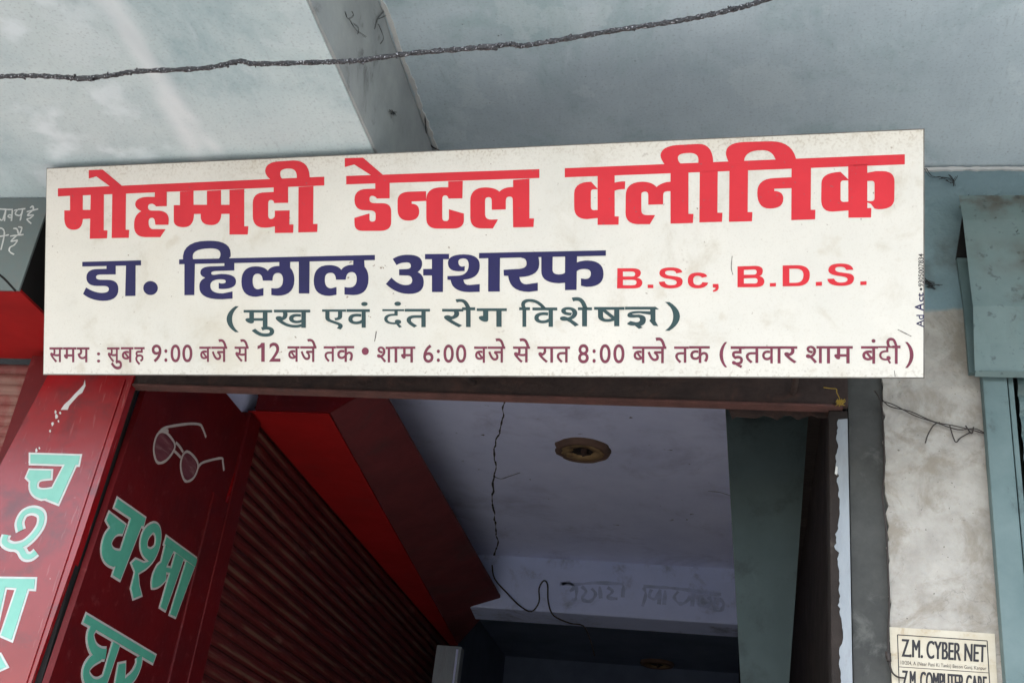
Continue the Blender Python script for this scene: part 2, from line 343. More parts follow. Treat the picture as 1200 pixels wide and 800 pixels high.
LENS = mat('smoky_lens_paint', (.20, .06, .075), (.11, .02, .03), scale=10, rough=.5, bump=.1, stain=(.30, .18, .18), sscale=14, slo=.5, shi=.68, stretch=(1, .5, 3))
JAMB = mat('peeling_jamb_paint', (.30, .335, .355), (.24, .27, .29), scale=10, rough=.7, bump=.3, bscale=60, stain=(.24, .25, .26), sscale=12, slo=.55, shi=.7, stretch=(2, 2, .6))
CABLE = mat('tarred_cable', (.035, .037, .042), (.012, .013, .015), scale=90, rough=.36, spec=.7, bump=.9, bscale=190, specks=(.45, .46, .48), spk=.60, pscale=260, stain=(.012, .012, .014), sscale=60, slo=.5, shi=.62)  # pale specks serve as white flecks and as painted silvery highlights
WIRE = mat('thin_black_wire', (.025, .022, .02), (.05, .04, .035), scale=60, rough=.6, bump=0)
CRACK = mat('crack_dark', (.035, .035, .042), (.05, .05, .06), scale=30, rough=1, bump=0)
SMUDGE = mat('pencil_smudge', (.19, .21, .29), (.26, .29, .40), scale=40, rough=1, bump=0)
YELL = mat('yellow_thread', (.34, .23, .03), (.24, .16, .03), scale=40, rough=.8, bump=0)
WOOD = mat('round_wood_block', (.36, .25, .12), (.22, .14, .07), scale=12, rough=.8, bump=.3, bscale=40, stain=(.09, .06, .045), sscale=14, slo=.5, shi=.66)
WOODP = mat('dusty_plate_rim', (.17, .105, .075), (.11, .07, .055), scale=12, rough=.9, bump=.25, stain=(.13, .095, .08), sscale=12)
BLACK = mat('shade_and_seam_black', (.008, .007, .007), (.012, .011, .01), scale=10, rough=.9, bump=0)  # black colour standing in for shade in gaps and openings; also the hood seam
PAPER = mat('yellowed_paper', (.56, .53, .43), (.47, .42, .31), scale=14, rough=.85, bump=.2, bscale=30, stain=(.36, .27, .16), sscale=14, slo=.52, shi=.7)
WEB = mat('sooty_cobweb', (.025, .025, .025), (.04, .04, .04), scale=50, rough=1, bump=0)

# ------------------------------------------------------------------ ground
bm = bmesh.new(); vs = [bm.verts.new(p) for p in ((-400, -400, 0), (400, -400, 0), (400, 400, 0), (-400, 400, 0))]; bm.faces.new(vs)
o = link('street_ground', bm, ASPH); o['kind'] = 'structure'
FLOOR = mat('bounce_cutting_floor', (.10, .098, .095), (.075, .072, .07), scale=4, rough=.7)
o = link('unseen_passage_floor', boxes((-1.845, .19, 3.6, 9.19, -.05, .12)), FLOOR); o['kind'] = 'structure'  # unseen dark floor added to cut light bouncing up into the passage

# ------------------------------------------------------------------ building
YF = 3.0            # street front
ZS, ZL, ZC = 3.777, 3.43, 3.65   # right soffit, left soffit, passage ceiling
XL, XR = -1.86, .225             # passage walls
YSLAB = 1.15
B = thing('shop_building', 'old shop building with whitewashed soffits over a narrow passage beside a plaster pillar', 'building', (0, YF, 0))
link('left_soffit_slab', boxes((-6, -1.0, YSLAB, 2.995, ZL, 4.2, .006)), SOFL, B)
link('upper_slab', boxes((-.9985, 5, YSLAB + .004, 2.998, ZS, 4.203)), SOFR, B)
bm = bmesh.new()                     # step between the two soffits, side shade put into its colour
n = 40
for i in range(n):
    y0 = YSLAB + .01 + (2.99 - YSLAB) * i / n; y1 = YSLAB + .01 + (2.99 - YSLAB) * (i + 1) / n
    a = [(-.9995, y, z) for y in (y0, y1) for z in (ZL + .002, ZS - .001)]
    b = [(-.993 + .004 * noise.noise(Vector((y * 9, z * 9, 0))), y, z) for y in (y0, y1) for z in (ZL + .003, ZS - .001)]
    va = [bm.verts.new(p) for p in b]; bm.faces.new((va[0], va[2], va[3], va[1]))
    vb = [bm.verts.new(p) for p in a]; bm.faces.new((vb[0], va[0], va[1], vb[1])) if i == 0 else None
    bm.faces.new((vb[0], vb[2], va[2], va[0]))
link('soffit_step', bm, STEP, B)
bm = bmesh.new()                     # pale line painted as the lit edge between step and upper soffit
brush(bm, [(-.982 + .006 * noise.noise(Vector((y * 8, 0, 3))), y) for y in [YSLAB + .05 + k * .06 for k in range(31)]], .006, lambda a, b, h: Vector((a, b, ZS - h)), 0, .004, jit=.7)
link('edge_highlight', bm, WHITE, B)
# front wall over the opening, walls left and right
link('front_wall', boxes((-1.99, .25, YF + .05, YF + .2, 3.14, 4.2)), DARKC, B)
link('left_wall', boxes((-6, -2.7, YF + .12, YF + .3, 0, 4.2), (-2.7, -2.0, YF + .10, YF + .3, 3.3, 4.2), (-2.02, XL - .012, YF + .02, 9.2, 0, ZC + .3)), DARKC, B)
link('limewashed_wall_patch', boxes((XL - .02, XL - .0095, YF + .06, 3.93, 3.06, ZC + .02)), CEIL, B)
link('corner_gap_shade', boxes((-2.0, XL - .004, YF - .02, YF + .045, 0, 3.05)), BLACK, B)  # black strip standing in for the shaded gap between the red boards
link('pillar', boxes((.248, .64, YF, YF + .3, 0, 4.2), (.64, 3.2, YF + .28, YF + .4, 0, 4.2)), CORE, B)
# jagged plaster coat on the pillar and the wall band above it
bm = bmesh.new(); l, r = [], []
z = 0.0
while z < 3.30:
    l.append((.337 + .006 * noise.noise(Vector((z * 16, 1, 0))) + .007 * noise.noise(Vector((z * 55, 2, 0))), z))
    r.append((.602 + .010 * noise.noise(Vector((z * 14, 5, 0))) + .008 * noise.noise(Vector((z * 50, 6, 0))), z)); z += .018
out = l + [(.338, 3.30), (.338, 3.772), (3.2, 3.772), (3.2, 3.30), (.64, 3.30)] + r[::-1]
PF = Plane((0, YF, 0), (1, 0, 0), (0, -1, 0))
fill(bm, [out], PF.at, 0.001, .014); link('plaster_coat', bm, PLAS, B)
bm = bmesh.new()                     # painted highlight along the wall edge under the soffit
brush(bm, [(x, ZS - .012 + .006 * noise.noise(Vector((x * 14, 0, 0)))) for x in [.34 + k * .05 for k in range(50)]], .005, PF.at, .014, .022, jit=.6); link('soffit_highlight', bm, WHITE, B)
# passage
link('passage_wall', boxes((XR, XR + .02, YF + .1, 9.2, 0, ZC + .3)), DBRN, B)
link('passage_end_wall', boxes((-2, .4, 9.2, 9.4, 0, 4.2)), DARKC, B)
ceil = link('passage_ceiling', boxes((XL - .1, XR + .05, YF + .2, 6.62, ZC, ZC + .1)), CEIL, B)
link('rear_ceiling', boxes((XL - .1, XR + .05, 6.9, 9.3, ZC + .002, ZC + .102)), DARKC, B)  # coloured dark beyond the beam, shade painted into the ceiling
link('light_blocking_roof', boxes((-6, 5, 2.999, 9.5, 4.0, 4.202)), CORE, B)  # unseen roof added to keep sky light from leaking into the passage
link('dark_gap_filler', boxes((-.062, XR - .001, YF + .42, 9.19, 3.32, ZC - .001)), DBRN, B)  # made-up dark box that keeps the gap beside the panel dark
zb = max(3.29, onY(720, 722, 6.6).z)
bm = bmesh.new(); box(bm, XL + .001, -.063, 6.6, 6.88, zb, ZC + .09, .012)
beam = link('ceiling_beam', bm, BEAM, B)
ym = 6.6
PB = Plane((0, ym, 0), (1, 0, 0), (0, -1, 0))
q8 = lambda x, y: PB.hit(600 + x / 4.286, 640 + y / 4.286)
bm = bmesh.new()
for st in ([(240, 185), (320, 190), (420, 182), (560, 188)], [(660, 200), (760, 205), (850, 214), (1050, 240)], [(660, 205), (672, 240), (655, 300)], [(700, 215), (690, 250), (720, 262), (745, 215)], [(745, 215), (738, 290)], [(770, 220), (764, 292)],
           [(835, 225), (815, 255), (840, 285), (870, 280), (900, 250)], [(910, 235), (905, 300)], [(945, 250), (940, 290), (975, 300), (1000, 275), (985, 250)], [(1020, 255), (1018, 315), (1050, 320), (1062, 285), (1040, 262)],
           [(250, 190), (285, 180), (310, 205), (290, 225)], [(325, 200), (320, 262), (300, 265)], [(350, 200), (372, 225), (352, 262), (392, 275), (420, 240), (400, 210)], [(440, 200), (446, 260)], [(480, 205), (505, 225), (480, 255), (530, 262)], [(560, 195), (556, 255)]):
    brush(bm, [q8(*p) for p in st], .0085, PB.at, .0, .001 + .0001 * len(st), jit=.5)
link('pencil_scrawl', bm, mat('faded_scrawl', (.33, .38, .54), (.45, .53, .75), scale=18, rough=1, bump=0), beam)
PC = Plane((0, 0, ZC), (1, 0, 0), (0, 0, -1))
c2 = lambda x, y: PC.hit(560 + x / 2.222, 440 + y / 2.222)
bm = bmesh.new()
rj = random.Random(5); jg = lambda ps: [((ps[i][0] * (1 - t) + ps[i + 1][0] * t + rj.choice((.5, 1, 1, 2)) * rj.uniform(-2, 2)), ps[i][1] * (1 - t) + ps[i + 1][1] * t) for i in range(len(ps) - 1) for t in (0, .4, .6)] + [ps[-1]]
brush(bm, [c2(*p) for p in jg(((72, 50), (66, 85), (62, 130), (50, 165), (42, 205), (46, 240), (40, 280), (38, 330), (44, 360), (45, 395), (52, 430), (44, 465), (38, 495)))], .0034, PC.at, -.001, .0015, jit=.7)
link('crack', bm, CRACK, ceil)
for st in ([(42, 262), (60, 268), (80, 262), (110, 252)], [(600, 300), (630, 303), (664, 314)]):
    bm = bmesh.new(); brush(bm, [c2(*p) for p in st], .0026, PC.at, -.001, .0014, jit=.6); link('crack', bm, SMUDGE, ceil)
# rusty lintel across the opening
zl = onY(570, 463, 2.975).z
L1 = link('steel_lintel', boxes((-1.885, .246, 2.975, 3.004, zl + .003, zl + .17, .004)), RUST, B)
link('lintel_underside', boxes((-1.885, .232, 2.970, 3.010, zl - .004, zl + .0025, .0015)), RUSTB, L1)  # thin strip for the lintel's bottom face, its bounce light painted in
bm = bmesh.new()                     # ragged rusty strip hanging under the right end
pp = [(852, 474)] + [(975, 470)] + [(975 - k * 8, 488 + 2 * math.sin(k * 1.7) + 1.5 * math.sin(k * 4.1)) for k in range(15)] + [(858, 490)]
PL = Plane((0, 3.07, 0), (1, 0, 0), (0, -1, 0))
fill(bm, [[PL.hit(*p) for p in pp]], PL.at, -.006, .0); link('rusted_strip', bm, RUST, L1)

# ------------------------------------------------------------------ door jamb
J = thing('door_jamb', 'brown door jamb with peeling pale blue paint right of the passage', 'door jamb', (.22, 2.99, 0))
link('timber_post', boxes((.196, .2455, 2.992, 3.09, 0, zl - .006, .003)), DBRN, J)
PJ = Plane((0, 2.992, 0), (1, 0, 0), (0, -1, 0)); bm = bmesh.new(); l = []
z = .02
while z < zl - .03:
    l.append((.2165 + .011 * noise.noise(Vector((z * 9, 0, 0))) + .008 * noise.noise(Vector((z * 37, 3, 0))) + .006 * noise.noise(Vector((z * 120, 3, 0))), z)); z += .008
fill(bm, [l + [(.2445, zl - .03), (.2445, .02)]], PJ.at, .0005, .003); link('peeling_paint', bm, JAMB, J)
bm = bmesh.new()
for (a, b) in ((.2145, 2.80),):
    fill(bm, [[(a - .005, b), (a + .001, b - .004), (a + .003, b + .018), (a - .002, b + .022)]], PJ.at, .003, .006)
link('paint_flake', bm, WHITE, J)

# ------------------------------------------------------------------ hanging green sheet inside the passage mouth
H = thing('passage_panel', 'flat dull green panel inside the passage mouth beside the peeling jamb', 'panel', (.03, 3.2, 0))
bm = bmesh.new(); nu, nv = 14, 60; grid = []
for j in range(nv + 1):
    t = j / nv; py = 470 + t * 900
    xl = 850 + (py - 478) * .056; xr = 947 - (py - 490) * .072 
    if py > 800: xl, xr = 868 + (py - 800) * .05, 924.7 - (py - 800) * .01
    row = []
    for i in range(nu + 1):
        s = i / nu; p = onY(xl + (xr - xl) * s, py, 3.2); p.y += .0015 * noise.noise(Vector((s * 3, t * 12, 4)))
        row.append(bm.verts.new(p))
    grid.append(row)
for j in range(nv):
    for i in range(nu): bm.faces.new((grid[j][i], grid[j + 1][i], grid[j + 1][i + 1], grid[j][i + 1]))
bmesh.ops.solidify(bm, geom=bm.faces[:], thickness=.022)
bmesh.ops.recalc_face_normals(bm, faces=bm.faces[:])
link('panel_board', bm, CURT, H)
link('top_rail', boxes((-.07, .19, 3.215, 3.235, 3.12, 3.14, .003)), RUST, H)

# ------------------------------------------------------------------ signboard
TL, TR, BR, BL = [EYE + (Vector(p) - EYE) * .962 for p in ((-2.048, 2.548, 3.478), (.389, 2.424, 3.477), (.399, 2.693, 2.940), (-2.038, 2.818, 2.941))]
SU = (TR - TL).normalized(); SN = SU.cross((TL - BL)).normalized()
if SN.y > 0: SN = -SN
PS = Plane(BL, SU, SN)
SB = thing('signboard', 'long white clinic signboard with red, navy and maroon Hindi lettering leaning over the passage', 'signboard', tuple(BL))
c = [PS.hit(*p) for p in ((55, 198), (1082, 152), (1082, 442), (51, 438))]
bm = bmesh.new(); fill(bm, [c], PS.at, -.002, 0); link('face', bm, SIGN, SB)
ce = grow(c, .003); bm = bmesh.new()
hexa(bm, [PS.at(*p, -.0025) for p in ce] + [PS.at(*p, -.034) for p in ce]); link('frame', bm, EDGE, SB)
for s in (.12, .5, .88):
    a = TL.lerp(TR, s) - SN * .02 - (TL - BL) * .12; b = BL.lerp(BR, s) - SN * .03 + (TL - BL) * .06
    bm = bmesh.new(); tube(bm, [a, a.lerp(Vector((a.x, 3.04, 3.4)), .5), Vector((a.x, 3.045, 3.4))], .009, 6); link('bracket', bm, RUST, SB)
    bm = bmesh.new(); tube(bm, [b, Vector((b.x, 2.985, 3.03))], .009, 6)
    link('bracket', bm, RUST, SB)

def P(frame, pts):
    ox, oy, sc = frame; return [(ox + p[0] / sc, oy + p[1] / sc) + tuple(p[2:]) for p in pts]
def parse(s):
    """'x,y x,y* ...' : * marks a rounding point"""
    r = []
    for t in s.split():
        f = t.endswith('*'); a, b = t.rstrip('*').split(','); r.append((float(a), float(b), 1) if f else (float(a), float(b)))
    return r
def trace(bm, plane, frame, spec, h, gap=0):
    """spec: outlines; a '|' separates holes"""
    loops = [[plane.hit(*q) for q in expand(P(frame, parse(s)))] for s in spec.split('|')]
    if gap: loops = [grow(l, gap if i == 0 else -gap) for i, l in enumerate(loops)]
    fill(bm, loops, plane.at, 0, h)
def bar(bm, plane, a, b, c, d, h): fill(bm, [[plane.hit(*p) for p in (a, b, c, d)]], plane.at, 0, h)
def word(name, items, m, parent, plane=PS, base=.0006, gap=0, cuts=()):
    if cuts:
        for a, b in zip((0,) + cuts, cuts + (len(items),)): word(name, items[a:b], m, parent, plane, base, gap)
        return
    bm = bmesh.new()
    for i, (fr, s) in enumerate(items): trace(bm, plane, fr, s, base + .00012 * (i % 6), gap)
    return link(name, bm, m, parent)
I = (0, 0, 1)
F1, F2, F3, F4, F5 = (60, 180, 7.273), (190, 180, 7.273), (270, 180, 7.273), (400, 175, 7.273), (510, 175, 7.273)
F6, F7, F8, F9 = (655, 165, 7.273), (760, 160, 7.273), (840, 160, 7.273), (930, 160, 7.273)
title = [
 (I, '68,221 380,207.2 380,217.4 68,230.2'),
 (F1, '162,355 270,355 270,480 340,480 340,555 270,558 265,650* 192,650 118,650* 113,560 113,485 162,485'),
 (F1, '338,350 450,350 448,655 480,655 476,722 330,726 334,555'),
 (F1, '522,345 638,340 635,650 665,650 662,718 517,720'),
 (F1, '322,143 440,138 600,272 590,290 510,285 385,195 322,213'),
 (F1, '885,330 985,328 985,448 895,450 875,425* 850,428 822,432* 825,460 830,490* 870,487 920,487 1000,492* 1002,560 1000,607 890,607 885,575 882,546* 855,548 828,550* 830,590 832,642* 870,645 975,645 930,712 800,712 705,708* 708,610 708,520* 770,492 715,465* 718,430 722,375* 820,370 885,370'),
 (F2, '153,325 268,318 268,437 388,437 388,513 272,515 270,628* 185,628 100,628* 100,570 100,440 153,440'),
 (F2, '383,318 502,312 502,437 580,437 580,513 505,515 500,610* 420,610 335,610* 330,545 330,505 383,440'),
 (F2, '575,310 700,303 700,620 735,620 730,690 575,690'),
 (F3, '370,290 492,285 492,420 375,422 370,395* 345,395 322,395* 322,430 322,530 325,560* 350,558 375,555* 380,530 380,487 505,485 503,605 538,605 535,675 380,677 380,620 330,632* 290,632 192,632* 192,530 192,420 195,330* 300,332 370,328'),
 (F3, '582,285 708,278 705,600 743,600 740,668 580,672'),
 (F3, '345,222 298,190* 298,145 305,70* 430,67 540,60 672,60* 676,200 676,230 568,230 568,195 566,128* 500,128 422,128* 424,170 426,205* 440,212 440,230 350,240'),
 (I, '405.8,206.35 632.1,198.4 632.1,208.7 405.8,216.2'),
 (F4, '30,77 185,72 355,218 340,240 255,222 110,130 30,152'),
 (F4, '290,290 412,285 412,418 305,420 285,396* 262,397 238,398* 240,430 242,460* 290,460 350,460 425,460* 425,530 425,620 425,695* 330,695 180,695 113,695* 113,630 112,585 240,547 240,590 240,617* 265,617 292,617* 293,590 293,560 297,522* 240,520 200,520 113,520* 113,430 113,340* 220,338 290,337'),
 (F4, '722,358 724,440 600,445 600,465 664,465* 664,530 664,608* 570,608 480,608* 480,510 480,440 480,362* 590,362'),
 (F4, '912,275 1035,270 1032,418 915,420 908,393* 885,393 860,393* 860,430 860,580 860,613* 890,613 917,613* 918,585 918,512 1045,548 1045,600 1045,676* 950,676 820,676 722,676* 725,580 725,430 725,328* 850,325 912,325'),
 (F5, '665,262 803,252 803,590 843,590 838,662 665,665 662,430 662,403* 632,403 602,403* 602,440 602,512 483,515 483,440 483,408* 455,408 425,408* 425,440 425,550 425,600* 480,600 535,598 492,674 400,674 300,676* 300,580 300,440 300,326* 430,326 510,326* 548,362 585,323* 665,323'),
 (I, '661.9,197.3 1060.3,180.9 1060.3,192.7 661.9,207.9'),
 (F6, '335,658 240,668 128,668* 130,560 130,450 132,350* 275,350 328,408 330,414 300,414 272,412* 272,440 272,560 272,592* 300,592 335,590'),
 (F6, '330,290 475,285 475,645 510,645 508,715 330,717'),
 (F6, '470,360 505,347* 565,347 562,412 505,412* 470,428'),
 (F6, '955,350 885,350* 832,395 795,350* 710,350 568,353* 570,470 568,610 566,711* 680,711 775,711 820,634 750,634 702,634* 702,590 702,460 702,434* 735,434 763,434* 762,470 762,545 888,542 888,470 888,430* 925,430 955,430'),
 (F7, '188,300 340,300 340,660 383,660 378,737 188,742'),
 (F7, '437,295 590,290 587,650 630,650 626,727 433,732'),
 (F7, '150,255 102,195* 102,160 110,76* 280,72 420,65 548,58* 552,225 552,250 425,250 425,195 422,141* 350,141 247,141* 250,185 252,215* 275,232 275,255'),
 (F7, '690,285 848,280 845,645 885,645 882,722 686,727'),
 (F8, '115,240 78,185* 78,140 80,52* 240,48 460,42 640,42* 675,190 675,230 505,230 500,195 475,118* 390,117 240,115* 232,210 232,240'),
 (F8, '637,275 803,265 800,625 840,625 838,705 635,712'),
 (F8, '640,348 500,355 343,358* 345,480 345,614* 450,614 567,614* 567,530 567,468* 490,465 490,445 640,440'),
 (F9, '465,245 628,235 628,610 663,610 660,690 467,692'),
 (F9, '470,630 330,640 232,642* 235,530 237,400 237,308* 400,302 462,362 470,375 430,375 398,373* 400,410 400,530 398,558* 430,558 470,555'),
 (F9, '622,312 700,296 760,296 862,296* 860,390 858,530 858,622* 720,620 690,615 660,575 628,562 628,550 655,552 692,554* 690,520 690,405 692,378* 660,378 625,380')]
word('title_word', title, VRED, SB, cuts=(12, 18))
G1, G2, G3, G4, G5, G6, G7 = (90, 270, 8), (200, 270, 8), (300, 270, 8), (440, 270, 8), (570, 270, 8), (710, 290, 8), (850, 280, 6.667)
circ = ' '.join(f'{692 + 68 * math.cos(a * .2618):.1f},{540 + 66 * math.sin(a * .2618):.1f}' for a in range(24))
name = [
 (G1, '52,295 603,280 603,327 52,338'),
 (G1, '280,325 365,322 365,412 230,413 180,413* 180,437 180,463* 235,463 290,463 390,463* 390,550 390,660* 245,660 130,655* 60,595 88,535 160,582* 230,585 302,587* 302,550 302,520* 250,520 190,520 90,518* 92,440 92,362* 200,362 280,360'),
 (G1, '463,325 552,325 550,613 455,615'), (G1, circ),
 (I, '210,304 439.4,298.75 439.4,304.75 210,309.6'),
 (G2, '130,305 228,305 222,605 130,607'),
 (G2, '117,290 95,100* 350,97 560,92* 563,215 563,245 550,255 545,300 445,300 450,270 470,245* 468,220 468,168* 370,168 198,172* 207,250 215,300 117,300'),
 (G2, '505,300 597,300 597,375 430,380 376,382* 380,402 382,424* 440,412 480,408 615,408* 613,480 612,549* 480,549 452,546 452,490 470,497 518,500* 518,478 518,458* 470,458 370,458* 372,520 372,590* 490,590 580,572 580,638 480,645 265,648* 270,525 270,470* 325,443 275,425* 280,390 285,335* 400,337 505,333'),
 (G2, '1020,295 1120,292 1120,350 1160,390* 1160,465 1158,612* 1000,612 945,605 945,540 1055,562* 1055,465 1055,398* 1005,398 955,398* 955,470 865,470 862,406* 815,405 768,406* 768,470 768,550* 820,552 870,540 870,610 800,622 665,622* 665,480 665,337* 800,337 880,337* 912,380 935,333* 1020,333'),
 (G3, '403,283 503,281 500,590 403,590'),
 (G3, '912,278 1015,276 1018,340 1055,380* 1055,455 1054,606* 910,606 830,600 830,530 945,556* 945,455 945,390* 895,390 845,392* 842,462 750,462 748,396* 700,397 645,397* 645,460 645,541* 705,543 755,530 755,603 690,614 540,614* 542,470 543,325* 685,325 770,325* 800,370 830,322* 912,322'),
 (G4, '162,268 220,228* 300,228 438,226* 438,310 438,362* 395,390 455,415* 453,490 450,597* 310,595 190,592* 98,502 150,442 215,512* 285,512 347,512* 345,465 342,420* 290,422 222,420 222,365 290,362 337,360* 332,330 330,296* 280,300 230,302* 198,325'),
 (G4, '465,222 690,220 690,270 635,270 633,577 530,577 530,422 448,422 448,362 530,360 530,270 465,270'),
 (G4, '680,300 685,225* 830,225 980,225* 978,330 978,452* 825,462 830,512* 880,512 978,503 977,575 880,578 720,576* 705,465 675,462 675,428 760,425 875,425* 875,320 872,262* 825,262 773,264* 777,300 780,337* 815,340 838,335 835,380 780,383 678,382*'),
 (G4, '1058,245 1168,245 1165,572 1057,573'),
 (I, '561.5,296.5 710,293.4 710,299.6 561.5,302.75'),
 (G5, '330,235 480,230 497,270* 495,320 490,432* 310,437 318,507* 380,505 482,490 482,565 400,575 220,577* 205,425 165,425 162,370 280,362 380,362* 378,310 377,258* 330,258'),
 (G5, '515,225 622,225 620,370 622,412* 680,412 740,410* 740,385 745,490 680,495 513,492* 515,380'),
 (G5, '738,215 850,215 845,557 737,559'),
 (G5, '845,302 890,282* 950,282 1100,284* 1098,410 1097,529* 940,529 887,518 887,450 925,455 980,455* 980,405 980,361* 920,361 870,361* 845,385')]
word('name_word', name, VNAV, SB, cuts=(3, 4, 11))
quals = [
 (G6, '108,195 250,195 330,196* 328,240 325,275* 290,283 342,293* 342,330 340,383* 260,383 105,383|160,225 240,225 277,225* 275,250 275,272* 240,272 160,272|160,303 245,302 290,302* 288,328 288,354* 245,354 160,354'),
 (G6, '392,348 445,348 445,380 392,380'),
 (G6, '717,232 660,243 655,215* 610,215 555,215* 555,235 555,260* 610,265 660,272 722,278* 720,320 718,383* 605,383 502,383* 497,322 552,318 560,354* 610,354 665,354* 665,328 665,303* 600,295 500,284* 502,240 502,187* 608,187 708,187*'),
 (G6, '950,272 900,283 890,265* 860,265 818,265* 818,308 818,353* 862,353 895,353* 905,325 960,330 940,382* 862,382 768,382* 768,308 768,235* 860,235 940,235*'),
 (G6, '1003,342 1055,342 1058,375 1055,410* 1005,415 1003,400 1030,395* 1030,375 1003,375'),
 (G7, '95,215 230,210 295,210* 293,250 290,285* 265,290 305,298* 305,335 302,376* 235,376 95,377|145,242 220,238 247,238* 245,260 243,279* 220,279 145,280|145,308 225,305 254,305* 252,328 252,348* 225,348 145,348'),
 (G7, '348,345 395,343 395,370 348,372'),
 (G7, '448,207 560,205 664,205* 660,285 658,368* 555,368 448,370|500,233 550,232 614,232* 610,285 608,342* 550,342 500,343'),
 (G7, '707,336 755,334 755,364 707,366'),
 (G7, '1000,240 945,242 935,217* 900,217 858,217* 858,235 858,258* 905,262 950,268 1008,273* 1005,310 1003,366* 905,366 803,366* 797,312 850,310 860,341* 905,341 955,340* 955,315 955,297* 900,290 800,281* 805,240 808,192* 900,192 992,192*'),
 (G7, '1055,332 1103,330 1103,358 1055,360')]
word('qualification_word', quals, VRED, SB, cuts=(5,))
def glyphs(name, items, m, parent, wt, h=.0006):
    """items: frame and 'letter x0,y0,x1,y1' boxes; a lone / closes a word"""
    bm = bmesh.new()
    for i, (fr, s) in enumerate(items):
        for g in s.split(';'):
            if g.strip() == '/': link(name, bm, m, parent); bm = bmesh.new(); continue
            ch, bx = g.strip().split(' '); x0, y0, x1, y1 = [float(v) for v in bx.split(',')]; ox, oy, sc = fr
            x0, x1, y0, y1 = ox + x0 / sc, ox + x1 / sc, oy + y0 / sc, oy + y1 / sc
            letters(bm, ch, [(x0, y1), (x1, y1), (x1, y0), (x0, y0)], PS, h + .0001 * (len(bm.verts) % 5), 0 if ch in '.•द' else wt)
    return bm
H1, H2, H3, H4 = (260, 340, 8), (400, 340, 8), (540, 340, 8), (670, 340, 8)
bm = glyphs('speciality_word', [
 (H1, '( 45,150,160,393;/;म 205,185,472,350;ु 280,340,492,435;ख 490,183,830,352;/;ए 940,180,1165,368'),
 (H2, 'व 50,178,268,350;• 187,110,248,148;/;द 385,178,590,352;त 595,175,832,350;• 498,107,560,147;/;र 945,175,1145,348'),
 (H3, 'ो -50,82,135,345;ग 150,170,432,343;/;ि 548,82,800,343;व 672,162,905,343'),
 (H4, 'श -110,158,190,340;े 0,65,150,172;ष 210,157,495,337')], VGRN, SB, .012)
for i, s in enumerate(('500,155 785,155 820,180 500,182', '735,175 785,175 785,290 812,337 765,330 728,285 740,270',
          '740,198 620,195 515,198* 522,240 530,264* 600,255 640,250* 640,275 640,302* 600,300 550,288 518,312 540,337* 590,330 630,362 665,350 645,335 697,320* 695,275 695,233* 630,228 570,232* 565,222 600,215* 640,215 740,230')):
    trace(bm, PS, H4, s, .0007 + .0001 * i)
link('speciality_word', bm, VGRN, SB)
link('speciality_word', glyphs('', [(H4, ') 875,110,1015,380')], VGRN, SB, .012), VGRN, SB)
J1, J2, K7, K8 = (50, 380, 8), (160, 380, 8), (800, 380, 8), (940, 380, 8)
bm = glyphs('hours_word', [
 (J1, 'स 65,215,190,357;म 193,215,318,355;य 322,215,440,355;/;: 510,262,540,357;/;स 605,215,722,355;ु 640,335,745,422;ब 735,213,852,355;ह 860,213,957,380;/'),
 (J2, '9 143,188,235,355;: 262,232,290,352;0 320,188,412,355;0 430,188,525,355;/;ब 590,208,698,352;ज 702,208,852,352;े 768,138,848,215;/;स 920,208,1052,352;े 972,138,1050,215;/'),
 (H1, '2 445,490,550,670;/;ब 615,525,730,670;ज 735,525,888,672;े 800,455,885,530;/;त 955,525,1070,672'),
 (H2, 'क -47,522,122,672;/;• 192,535,258,607;/;श 335,527,480,677;ा 478,527,550,677;म 552,527,695,677;/;6 768,508,865,680;: 895,555,925,672;0 958,508,1055,680;0 1075,508,1172,680;/'),
 (H3, 'ब 125,527,248,680;ज 252,527,418,678;े 325,450,412,532;/;स 490,527,650,680;े 550,450,645,532;/;र 718,527,822,680;ा 818,527,890,678;त 890,527,1025,680;/'),
 (H4, '8 60,505,160,685;: 195,552,225,680;0 262,505,365,685;0 390,505,495,685;/;ब 570,527,704,683;ज 704,527,888,683;े 785,442,882,532;/;त 960,527,1098,683'),
 (K7, 'क 60,203,255,362;/;( 345,165,418,402;/;इ 450,205,580,410;त 580,205,735,365;व 735,205,868,365;ा 866,205,945,365;र 940,205,1075,365;/'),
 (K8, 'श 35,200,212,365;ा 208,203,290,365;म 290,203,475,365;/;ब 552,203,712,368;• 650,137,688,172;द 710,203,850,368;ी 790,125,922,370;/;) 965,165,1045,408')], VMAR, SB, .012)
link('hours_word', bm, VMAR, SB)
bm = bmesh.new(); trace(bm, PS, H1, '372,492 402,492 402,670 370,670 370,538 335,552 335,522 358,512', .0006); link('hours_word', bm, VMAR, SB)
N6 = (1060, 280, 6.667)
def upquad(x0, x1, ya, yb): a = P(N6, [(x1, ya), (x1, yb), (x0, yb), (x0, ya)]); return a
bm = bmesh.new(); letters(bm, 'Ad', upquad(92, 150, 690, 592), PS, .0006, .01); letters(bm, 'A', upquad(80, 150, 562, 500), PS, .0006, .02); letters(bm, 'ct', upquad(106, 148, 490, 420), PS, .0006, .02)
link('maker_name', bm, INKB, SB)
bm = bmesh.new(); letters(bm, '•', upquad(118, 140, 402, 382), PS, .0006); letters(bm, '9305007834', upquad(108, 148, 372, 116), PS, .0006, .012)
link('maker_number', bm, INK, SB)
bm = bmesh.new()                     # scratches and stuck grit on the face
for st in ([(440, 396), (441, 388), (439, 400)], [(1048, 434), (1049, 441)], [(1052, 386), (1060, 390), (1068, 394)], [(858, 300), (857, 314), (859, 322)]):
    bm = bmesh.new(); brush(bm, [PS.hit(*p) for p in st], .0009, PS.at, 0, .0005, jit=.6); link('scratch', bm, EDGE, SB)

